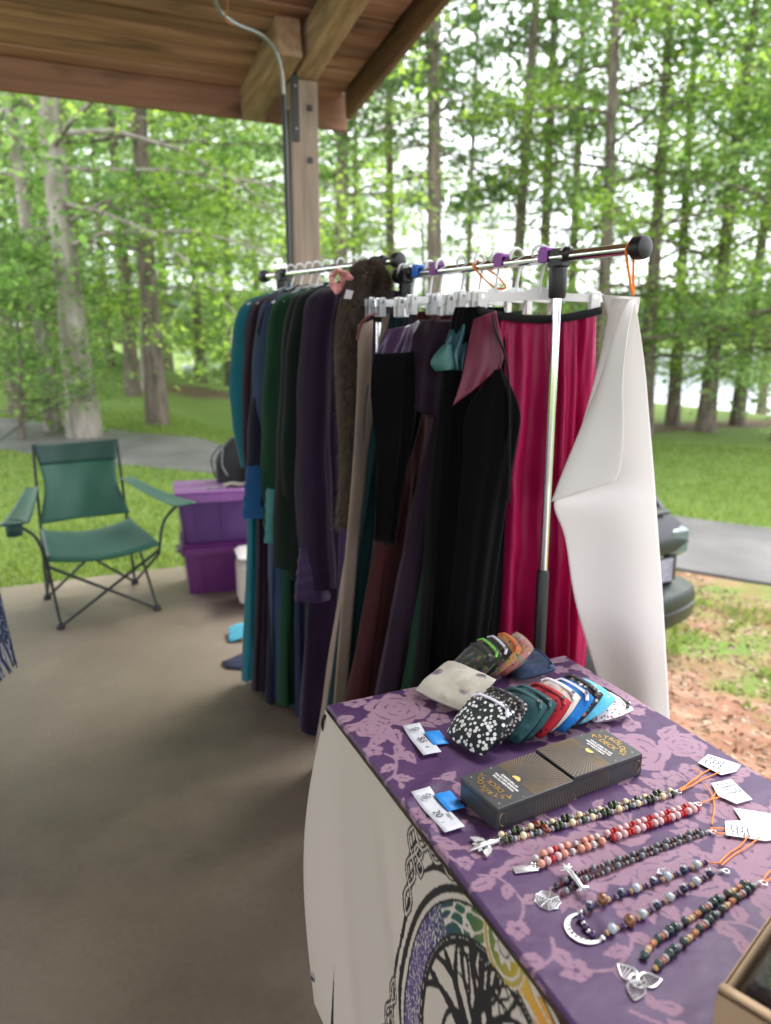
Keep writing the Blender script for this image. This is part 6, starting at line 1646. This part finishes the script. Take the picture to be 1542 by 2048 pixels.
paper_tag('white paper tag of the moss and coral necklace at the picture edge', [(.452, .728), (.50, .730), (.51, .775), (.462, .782)], [[(.390, .765), (.41, .757), (.435, .752), (.458, .750)], [(.390, .768), (.415, .765), (.44, .760), (.462, .764)]], 4)
ge = MB(); c = surf(.270, .690) + EZ * .004
ge.tube([c - EA * .008, c - EA * .004 + EZ * .002, c + EA * .004 + EZ * .002, c + EA * .010], [.002, .0045, .0045, .0015], 7)
ge.tube([c + EA * .012 + (EA * math.cos(a) + EB * math.sin(a)) * .006 for a in np.linspace(0, 5, 10)], .0007, 5)
tag(ge.build('clear_charm', mat('clear_plastic_charm', (.7, .7, .75), .1, trans=.8), angle=180), 'small clear plastic charm lying between the third and fourth necklaces', 'charm')

# ------------------------------------------------------------------ cardboard tray at the near right
kraft = mat('kraft_cardboard', (.33, .225, .13), .8, col2=(.37, .26, .155), nscale=14, bump=.1, bscale=120)
ct_ = thing('cardboard_tray', 'open corrugated cardboard tray at the near right corner of the table', 'box', tuple(tp(.30, .98, .005)))
O = tp(.128, .912, 0); U = EA * .94 - EB * .34; U /= np.linalg.norm(U); Vv = EB * .94 + EA * .34; Vv /= np.linalg.norm(Vv)
LU, LV, HT = .30, .20, .058
def wall_(name, o, d, l, inward):
    mb = MB()
    for s in (0, 1):
        mb.box(o + d * l / 2 + inward * (.0006 + s * .0040) + EZ * HT / 2, (l, .0008, HT), d, inward)
    mb.build(name, kraft, ct_, smooth=False)
    n = int(l / .0052); z = []
    for k in range(2 * n + 1): z.append(o + d * (l * k / (2 * n)) + inward * (.0010 if k % 2 == 0 else .0042))
    fl_ = MB().grid([[p + EZ * .003 for p in z], [p + EZ * (HT - .0006) for p in z]]); f = fl_.build('flute', kraft, ct_, smooth=False, solid=.0004)
bz = EZ * .006
wall_('side_wall', O + bz, U, LU, Vv); wall_('end_wall', O + bz, Vv, LV, U)
wall_('side_wall', O + bz + Vv * LV, U, LU, -Vv); wall_('end_wall', O + bz + U * LU, Vv, LV, -U)
MB().box(O + U * LU / 2 + Vv * LV / 2 + EZ * .008, (LU - .012, LV - .012, .003), U, Vv).build('base', kraft, ct_)
# rolled front flap
MB().grid([[O + U * (.006) + Vv * (v * LV) + bz + EZ * HT + U * (.013 * math.sin(a)) + EZ * (.006 * (1 - math.cos(a)) * -1 + .004) for a in np.linspace(-.2, 2.2, 8)] for v in np.linspace(0, .98, 10)]).build('folded_flap', kraft, ct_, angle=180, solid=.003)
pk = mat('black_glossy_wrap', (.012, .011, .012), .16, spec=.6, coat=.5, bump=.6, nscale=24)
for i, (u, v, r) in enumerate(((.088, .054, .0), (.215, .054, -.04), (.150, .146, .02))):
    d = U * math.cos(r) + Vv * math.sin(r); e_ = -U * math.sin(r) + Vv * math.cos(r)
    tag(MB().box(O + U * u + Vv * v + EZ * .036, (.125 if i < 2 else .27, .084, .046), d, e_, bev=.008).build('wrapped_packet', pk, angle=60), ('glossy black packet at the back left inside the cardboard tray', 'glossy black packet at the back right inside the cardboard tray', 'glossy black packet at the front inside the cardboard tray')[i], 'packet', 'packets in the cardboard tray')

# ------------------------------------------------------------------ green folding chair
gm_d = mat('dark_green_nylon', (.006, .042, .030), .6, sheen=.1, col2=(.008, .055, .038), nscale=10, bump=.15, bscale=30)
gm = mat('green_nylon', (.008, .085, .048), .5, sheen=.2, col2=(.010, .098, .056), nscale=10, bump=.15, bscale=22)
gm_l = mat('light_green_nylon', (.010, .082, .062), .45, sheen=.1, col2=(.013, .094, .07), nscale=10, bump=.2, bscale=20)
chr_ = thing('folding_chair', 'green folding camp chair with cup holder on the concrete floor', 'chair', (-1.67, 4.10, 0))
FLt, FRt, BRt, BLt = [np.array(p) for p in ((-1.747, 3.733, .012), (-1.311, 4.012, .012), (-1.597, 4.485, .012), (-2.026, 4.197, .012))]
frd = (FLt - BLt); frd /= np.linalg.norm(frd); rt = (FRt - FLt); rt /= np.linalg.norm(rt)
SH = .37
sFL, sFR = FLt + EZ * SH - rt * .03, FRt + EZ * SH + rt * .03
sBL, sBR = BLt + EZ * (SH + .055) + frd * .03, BRt + EZ * (SH + .055) + frd * .03
blk_tube = mat('dark_green_black_tube', (.010, .014, .013), .4)
def rod(a, b, name='leg', r=.0085): MB().tube([a, b], r, 10).build(name, blk_tube, chr_)
rod(FLt, sFR - EZ * .03); rod(FRt, sFL - EZ * .03); rod(BLt, sBR); rod(BRt, sBL)
rod(FLt, sBL - EZ * .02); rod(BLt, sFL - EZ * .05); rod(FRt, sBR - EZ * .02); rod(BRt, sFR - EZ * .05)
bTL, bTR = BLt - frd * .10 + EZ * .905 + rt * .02, BRt - frd * .10 + EZ * .905 - rt * .02
rod(BLt + frd * .0, bTL, 'back_upright'); rod(BRt + frd * .0, bTR, 'back_upright')
aL0, aR0 = BLt + EZ * .66 - frd * .055 - rt * .01, BRt + EZ * .66 - frd * .055 + rt * .01
aL1, aR1 = FLt + EZ * .60 - rt * .17 + frd * .02, FRt + EZ * .60 + rt * .17 + frd * .02
MB().tube(bez([sFL - EZ * .05, FLt + EZ * .50 - rt * .07, aL1 - frd * .05 - EZ * .01], 6), .0085, 10).build('arm_support', blk_tube, chr_)
MB().tube(bez([sFR - EZ * .05, FRt + EZ * .50 + rt * .07, aR1 - frd * .05 - EZ * .01], 6), .0085, 10).build('arm_support', blk_tube, chr_)
for p in (FLt, FRt, BLt, BRt):
    MB().disc_stack(p - EZ * .012, EZ, [(.022, 0), (.024, .01), (.018, .028), (.010, .034)], 12).build('foot', blk_plastic, chr_)
def sheet(fn, nu, nv, m, name, solid=.003): return MB().grid([[fn(u, v) for u in np.linspace(0, 1, nu)] for v in np.linspace(0, 1, nv)]).build(name, m, chr_, angle=180, solid=solid)
def back(u, v):                                         # v from top to the seat
    wdt = 1 - .17 * math.sin(math.pi * min(1, v * .98)) ** 1.5
    l = bTL + (sBL + EZ * .03 - bTL) * v; r_ = bTR + (sBR + EZ * .03 - bTR) * v
    c = (l + r_) / 2; w = (r_ - l) / 2 * wdt
    return c + w * (2 * u - 1) - frd * (.055 * math.sin(math.pi * u) * math.sin(math.pi * (.25 + .6 * v))) - EZ * .012 * math.sin(math.pi * u) * (1 - v) + frd * .004 * math.sin(u * 13 + v * 6)
sheet(lambda u, v: back(u, v * .26), 20, 8, gm_d, 'back_band')
sheet(lambda u, v: back(u, .25 + v * .75) - frd * .004, 20, 18, gm, 'backrest')
def seatf(u, v):
    l = sBL + (sFL + EZ * .02 - sBL) * v; r_ = sBR + (sFR + EZ * .02 - sBR) * v
    return l + (r_ - l) * u - EZ * (.045 * math.sin(math.pi * u) * (1 - .25 * v) - .006 * math.sin(u * 17 + v * 3) * math.sin(math.pi * v)) + frd * .01 * math.sin(math.pi * u) * v
sheet(seatf, 22, 14, gm_l, 'seat')
MB().grid([[seatf(u, 1) + frd * .002 - EZ * d for u in np.linspace(0, 1, 22)] for d in (0, .022)]).build('seat_hem', gm, chr_, solid=.003)
def armf(a0, a1, sd):
    def f(u, v):
        c = a0 + (a1 + frd * .06 - a0) * v; w = .035 + .035 * v
        return c + rt * (u - .5) * 2 * w - EZ * (.014 * math.sin(math.pi * v)) + EZ * .008 * (1 - math.sin(math.pi * u))
    return f
sheet(armf(aL0, aL1, -1), 8, 14, gm_l, 'armrest'); sheet(armf(aR0, aR1, 1), 8, 14, gm_l, 'armrest')
cu = MB(); cc = aL1 + frd * .0 - EZ * .002
cu.tube([cc + rt * .046 * math.cos(a) + frd * .046 * math.sin(a) + EZ * .006 for a in np.linspace(0, 6.283, 20)], .005, 6)
cu.build('cup_ring', gm_d, chr_)
MB().grid([[cc + rt * .042 * math.cos(a) * s + frd * .042 * math.sin(a) * s - EZ * d for a in np.linspace(0, 6.283, 20)] for s, d in ((1.0, -.004), (.97, .03), (.9, .062), (.5, .066))]).build('cup_net', gm_d, chr_, angle=180, solid=.001)

# ------------------------------------------------------------------ purple totes and things on them
tot_a = R(17)
tu = np.array([math.cos(tot_a), math.sin(tot_a), 0]); tv = np.array([-math.sin(tot_a), math.cos(tot_a), 0])
tor = np.array([-1.19, 4.27, 0])
def tote(label, z0, m1, m2, tw=0.0, top=True):
    t = thing('storage_tote', label, 'storage tote', tuple(tor + tu * .3 + tv * .19 + EZ * z0), 'stacked purple totes')
    Lb, Db, H_ = .56, .33, .30; ex = .022
    P = lambda x, y, z: tor + tu * (x + tw * .2) + tv * y + EZ * (z0 + z)
    body = MB()
    def ringp(e, z, n=6):
        o = []
        for cx, cy, a0 in ((Lb + e - .03, Db + e - .03, 0), (-e + .03, Db + e - .03, 90), (-e + .03, -e + .03, 180), (Lb + e - .03, -e + .03, 270)):
            for k in range(n): a = R(a0 + 90 * k / (n - 1)); o.append(P(cx + .03 * math.cos(a), cy + .03 * math.sin(a), z))
        return o
    R_ = [ringp(-.03, .001), ringp(0, .001), ringp(ex, H_ - .02), ringp(ex, H_)]
    V = sum(R_, []); n = len(R_[0])
    body.add(V, [tuple(range(n - 1, -1, -1))] + [(r * n + k, r * n + (k + 1) % n, r * n + n + (k + 1) % n, r * n + n + k) for r in range(3) for k in range(n)])
    body.build('body', m1, t, angle=40)
    for x in (.085, .235, .39, .50):
        MB().add([P(x - .012, -.003, .012), P(x + .012, -.003, .012), P(x + .012, -ex - .006, H_ - .05), P(x - .012, -ex - .006, H_ - .05), P(x - .009, .01, .012), P(x + .009, .01, .012), P(x + .009, -ex + .008, H_ - .05), P(x - .009, -ex + .008, H_ - .05)], [(0, 1, 2, 3), (0, 4, 5, 1), (1, 5, 6, 2), (2, 6, 7, 3), (3, 7, 4, 0)]).build('rib', m1, t, smooth=False)
    rim = MB(); e = ex + .018
    R2 = [ringp(ex + .001, H_ - .045), ringp(e, H_ - .045), ringp(e, H_ - .002), ringp(e - .012, H_ + .006)]
    V = sum(R2, []); rim.add(V, [(r * n + k, r * n + (k + 1) % n, r * n + n + (k + 1) % n, r * n + n + k) for r in range(3) for k in range(n)])
    rim.build('rim', m2, t, angle=40)
    lid = MB()
    for y0, y1 in ((-e + .004, Db / 2 - .004), (Db / 2 + .004, Db + e - .004)):
        lid.box(P(Lb / 2, (y0 + y1) / 2, H_ + .012), (Lb + 2 * e - .006, y1 - y0, .014), tu, tv, bev=.005)
    for half in (0, 1):
        y0, y1 = ((-e + .004, Db / 2 - .004), (Db / 2 + .004, Db + e - .004))[half]
        MB().box(P(Lb / 2, (y0 + y1) / 2, H_ + .012), (Lb + 2 * e - .006, y1 - y0, .014), tu, tv, bev=.005).build('lid_half', m2, t, angle=30)
    MB().box(P(-ex - .004 + .008, Db / 2, H_ * .5), (.006, Db * .58, H_ * .62), tu, tv - tu * 0, EZ + tu * -.07, bev=.002).build('end_label', mat('cream_label', (.40, .36, .25), .7, col2=(.34, .30, .21), nscale=12), t)
    MB().box(P(-ex - .022, Db / 2, H_ - .05), (.03, .12, .028), tu, tv, bev=.008).build('handle', m1, t)
    return P, H_
pu1 = mat('violet_plastic', (.065, .022, .11), .38, col2=(.078, .027, .125), nscale=6, bump=.06, bscale=40)
pu2 = mat('magenta_violet_plastic', (.095, .013, .105), .38, col2=(.108, .016, .118), nscale=6, bump=.06, bscale=40)
pu3 = mat('lilac_lid_plastic', (.22, .08, .27), .35, col2=(.25, .10, .30), nscale=6, bump=.06, bscale=40)
tote('magenta purple storage tote on the floor, lower of the two', 0.0, pu2, pu2)
PT, HT_ = tote('violet storage tote stacked on the magenta one', .322, pu1, pu3, -.08)
gl_ = MB(); b0_ = PT(.20, .02, HT_ + .026)
for s in (-1, 1): gl_.tube([b0_ + tu * (.03 * s + .028 * math.cos(a)) + tv * .02 * math.sin(a) for a in np.linspace(0, 6.283, 14)], .003, 6)
gl_.tube([b0_ + tu * .058, b0_ + tu * .14 - tv * .02], .003, 6)
tag(gl_.build('scissors', mat('grey_handled_steel', (.25, .25, .24), .4, metal=.5)), 'grey scissors lying on the upper tote lid', 'scissors')
tag(MB().grid([[PT(.25 + .16 * u, .05 + .07 * v, HT_ + .026 + .014 * math.sin(5 * u + 3 * v) ** 2) for u in np.linspace(0, 1, 10)] for v in np.linspace(0, 1, 8)]).build('grey_rag', mat('grey_cloth', (.30, .28, .24), .9), angle=180, solid=.004), 'crumpled grey rag on the upper tote lid', 'cloth')
# backpack on the lid
bp_ = thing('backpack', 'black backpack standing on the purple totes behind the gowns', 'backpack', tuple(PT(.33, .24, HT_ + .02)))
bkm = mat('black_nylon', (.008, .009, .010), .6, col2=(.012, .013, .014), nscale=20, bump=.3)
cb_ = PT(.36, .27, HT_ + .02)
G = []
for v in np.linspace(0, 1, 12):
    w = .135 * (1 - .75 * max(0, v - .45) ** 1.7 / .36); dpt = .075 * (1 - .5 * v ** 3)
    G.append([cb_ + tu * (w * math.copysign(abs(math.cos(a)) ** .6, math.cos(a))) + tv * (dpt * math.copysign(abs(math.sin(a)) ** .6, math.sin(a))) + EZ * (.002 + .27 * v) for a in np.linspace(0, 2 * math.pi, 25)])
G.append([cb_ + EZ * .275] * 25)
MB().grid(G).build('pack_body', bkm, bp_, angle=180)
MB().tube(bez([cb_ - tu * .10 - tv * .07 + EZ * .24, cb_ - tu * .16 - tv * .07 + EZ * .16, cb_ - tu * .145 - tv * .07 + EZ * .04], 6), .012, 8, flat=.4).build('strap', bkm, bp_)
MB().tube(bez([cb_ - tu * .09 - tv * .085 + EZ * .22, cb_ - tu * .10 - tv * .088 + EZ * .12, cb_ - tu * .07 - tv * .085 + EZ * .05], 6), .006, 8, flat=.4).build('piping', mat('pale_piping', (.35, .36, .34), .6), bp_)
bo = MB().disc_stack(PT(.47, .10, HT_ + .021), EZ, [(.045, 0), (.052, .006), (.052, .16), (.045, .19), (.030, .205), (.030, .235), (.0, .236)], 20)
tag(bo.build('travel_bottle', mat('blue_grey_bottle', (.045, .07, .085), .4)), 'blue grey bottle on the totes half hidden by the gowns', 'bottle')
# cooler
cl_ = thing('cooler', 'small cream cooler box half hidden by the gowns beside the totes', 'cooler', (-.70, 4.12, 0))
cm_ = mat('cream_plastic', (.55, .50, .44), .5, col2=(.50, .45, .40), nscale=4)
MB().box((-.70, 4.16, .145), (.34, .24, .28), tu, tv, bev=.035).build('cooler_body', cm_, cl_); MB().box((-.70, 4.16, .305), (.345, .245, .045), tu, tv, bev=.02).build('cooler_lid', mat('white_lid', (.62, .60, .57), .45), cl_)

# ------------------------------------------------------------------ fringed shawl over a small stand at the left edge
stn = thing('display_stand', 'small wooden display stand at the left picture edge', 'stand', (-1.72, 2.42, 0))
wd_ = wood_mat('stand_wood', (.18, .11, .06), (.30, .19, .11), (.10, .06, .035), EA, 3)
MB().box((-1.71, 2.42, .80), (.5, .4, .03), bev=.004).build('stand_top', wd_, stn, angle=30)
for x in (-1.92, -1.62):
    for y in (2.26, 2.58): MB().box((x, y, .3925), (.035, .035, .785), bev=.004).build('leg', wd_, stn, angle=30)
shl = thing('fringed_shawl', 'navy and white woven shawl with tasselled fringe at the left edge', 'shawl', (-1.36, 2.4, .40))
shm = print_mat('navy_white_weave', (.02, .03, .08), [(.30, .32, .42), (.02, .03, .07)], 140, .4)
def shf(u, v):                                          # over the stand top and down its right side
    y = 2.26 + .30 * u
    s = v * .66
    if s < .18: return np.array([-1.625 + s, y, .822 + .004 * math.sin(y * 40)])
    k = s - .18; return np.array([-1.435 + .10 * k + .008 * math.sin(y * 32 + 1) * min(1, k * 6), y, .822 - k + .006])
MB().grid([[shf(u, v) for u in np.linspace(0, 1, 20)] for v in np.linspace(0, .86, 24)]).build('weave', shm, shl, angle=180, solid=.003)
fm1 = mat('navy_yarn', (.02, .035, .09), .9); fm2 = mat('pale_yarn', (.22, .24, .34), .9)
rs = np.random.RandomState(2)
for k in range(26):
    u = (k + .5) / 26; p = shf(u, .855); 
    MB().tube([p, p + np.array([.006 + .012 * rs.rand(), .01 * rs.randn(), -.05]), p + np.array([.012 + .025 * rs.rand(), .018 * rs.randn(), -.10 - .02 * rs.rand()])], [.0045, .004, .0025], 5).build('tassel', fm1 if k % 3 else fm2, shl)

# ------------------------------------------------------------------ cars
def car(label, pos, heading, paint, glassm, z, name='parked_car', sc=1.0):
    """small sport utility car; heading = direction its rear points to"""
    t = thing(name, label, 'car', (pos[0], pos[1], z), 'cars parked in the park')
    f = np.array([heading[0], heading[1], 0.]); f /= np.linalg.norm(f); s_ = np.cross(EZ, f); o = np.array([pos[0], pos[1], z])
    P = lambda x, y, zz: o + (f * x + s_ * y) * sc + EZ * zz * sc        # x = 0 at the rear bumper, negative towards the front
    # body stations from front to rear: x, half width, sill z, belt z
    st = [(-4.35, .62, .42, .66), (-4.25, .74, .30, .80), (-3.9, .84, .24, .90), (-3.2, .88, .22, 1.00), (-2.2, .90, .22, 1.03), (-1.2, .90, .24, 1.05), (-.55, .89, .28, 1.06), (-.18, .84, .36, 1.02), (-.08, .80, .42, .92)]
    V = []; n = 12
    for x, w, z0, z1 in st:
        for k in range(n):
            a = 2 * math.pi * (k + .5) / n
            cy = math.copysign(abs(math.cos(a)) ** .45, math.cos(a)); cz = math.copysign(abs(math.sin(a)) ** .55, math.sin(a))
            V.append(P(x, w * cy * (1 - .04 * max(0, cz)), (z0 + z1) / 2 + (z1 - z0) / 2 * cz))
    F = [(i * n + k, i * n + (k + 1) % n, (i + 1) * n + (k + 1) % n, (i + 1) * n + k) for i in range(len(st) - 1) for k in range(n)] + [tuple(range(n)), tuple((len(st) - 1) * n + k for k in range(n - 1, -1, -1))]
    MB().add(V, F).build('body', paint, t, angle=50)
    # greenhouse
    gs = [(-3.15, .70, 1.00), (-2.35, .62, 1.52), (-1.6, .62, 1.60), (-.85, .60, 1.57), (-.50, .60, 1.46), (-.14, .68, 1.04)]
    V = []
    for x, w, zt in gs:
        wb = .84 if zt > 1.1 else w + .08
        V += [P(x, -wb, .98), P(x, -w, zt), P(x, w, zt), P(x, wb, .98)]
    F = [(i * 4 + k, i * 4 + k + 1, i * 4 + 5 + k, i * 4 + 4 + k) for i in range(len(gs) - 1) for k in range(3)]
    MB().add(V, F).build('greenhouse', glassm, t, angle=35)
    rf = MB(); 
    for i in range(1, 4):
        x0, w0, z0 = gs[i]; x1, w1, z1 = gs[i + 1] if i < 4 else gs[i]
        rf.add([P(x0, -w0 - .012, z0 - .03), P(x0, -w0 + .05, z0 + .012), P(x0, w0 - .05, z0 + .012), P(x0, w0 + .012, z0 - .03), P(x1, -w1 - .012, z1 - .03), P(x1, -w1 + .05, z1 + .012), P(x1, w1 - .05, z1 + .012), P(x1, w1 + .012, z1 - .03)], [(0, 1, 5, 4), (1, 2, 6, 5), (2, 3, 7, 6)])
    rf.build('roof', paint, t, angle=60)
    for sd in (-1, 1):
        for (xa, za, wa), (xb, zb_, wb_) in (((-3.15, 1.0, .74), (-2.35, 1.52, .64)), ((-1.75, 1.0, .86), (-1.7, 1.58, .63)), ((-.14, 1.04, .70), (-.50, 1.46, .62)), ((-.50, 1.46, .62), (-.85, 1.57, .61))):
            MB().tube([P(xa, sd * wa, za), P(xb, sd * wb_, zb_)], .035 * sc, 6).build('pillar', paint, t)
        for xw in (-3.45, -.82):
            w_ = MB().disc_stack(P(xw, sd * .80, .33), s_ * sd, [(.20, -.10), (.33, -.09), (.335, .0), (.33, .08), (.22, .10)], 22).build('wheel', mat('tyre_rubber', (.015, .015, .016), .8) if 'tyre_rubber' not in bpy.data.materials else bpy.data.materials['tyre_rubber'], t)
            MB().disc_stack(P(xw, sd * .80, .33), s_ * sd, [(.21, .085), (.19, .105), (.06, .10), (.05, .115)], 16).build('rim', steel_grey, w_)
    # hatch and rear details
    MB().box(P(-.10, 0, 1.075), (.16 * sc, 1.30 * sc, .03 * sc), f, s_, bev=.01).build('spoiler_lip', paint, t)
    hb = MB()
    rows = [(-.06, .70, 1.05), (.005, .76, .97), (.03, .78, .88), (.02, .78, .82)]
    hb.grid([[P(x + .035 * (1 - (y / w) ** 2), y, zz) for y in np.linspace(-w, w, 13)] for x, w, zz in rows]).build('hatch', paint, t, angle=60)
    MB().box(P(.012, 0, .805), (.05 * sc, 1.1 * sc, .03 * sc), f, s_, bev=.01).build('chrome_strip', mat('olive_trim', (.30, .30, .18), .3, metal=.5) if 'olive_trim' not in bpy.data.materials else bpy.data.materials['olive_trim'], t)
    MB().box(P(-.02, 0, .70), (.06 * sc, 1.44 * sc, .20 * sc), f, s_, bev=.02).build('hatch_lower', paint, t)
    pl = MB().box(P(.018, .50, .70), (.012 * sc, .32 * sc, .16 * sc), f, s_, bev=.004).build('number_plate', mat('plate_white', (.36, .36, .42), .4, col2=(.20, .19, .28), nscale=25) if 'plate_white' not in bpy.data.materials else bpy.data.materials['plate_white'], t)
    for sd in (-1, 1):
        MB().box(P(-.05, sd * .70, .88), (.16 * sc, .20 * sc, .20 * sc), f, s_, bev=.03).build('tail_lamp', mat('smoked_lamp', (.12, .16, .18), .1, coat=.5) if 'smoked_lamp' not in bpy.data.materials else bpy.data.materials['smoked_lamp'], t)
    bmp = MB()
    bmp.grid([[P(x - .10 * (abs(y) / .86) ** 4, y, zz) for y in np.linspace(-.86, .86, 17)] for x, zz in ((.02, .60), (.14, .565), (.165, .50), (.155, .46), (.165, .455), (.15, .36), (.06, .28), (-.1, .26))]).build('bumper', paint, t, angle=35)
    MB().box(P(-.06, 0, .30), (.2 * sc, 1.3 * sc, .12 * sc), f, s_, bev=.03).build('bumper_valance', mat('grey_trim', (.16, .16, .16), .6) if 'grey_trim' not in bpy.data.materials else bpy.data.materials['grey_trim'], t)
    MB().box(P(.10, .1, .22), (.16 * sc, .07 * sc, .07 * sc), f, s_, bev=.006).build('tow_hitch', black_metal, t)
    return t
glass_d = mat('dark_car_glass', (.02, .028, .03), .08, spec=.6, coat=.6)
paint_d = mat('dark_slate_paint', (.016, .018, .022), .35, metal=.2, coat=.35, spec=.5)
car('dark slate sport utility car seen from behind beside the white banner', (1.29, 4.30), (.5, -.87), paint_d, glass_d, float(ground_z(1.9, 5.2)) - .04)
xw_, yw_ = gxy(448, 43)
car('distant white parked car on the rise beyond the lawn', (xw_ + 2, yw_), (1, .1), mat('white_car_paint', (.65, .66, .68), .3, coat=.6), glass_d, float(ground_z(xw_, yw_)) , 'distant_car')
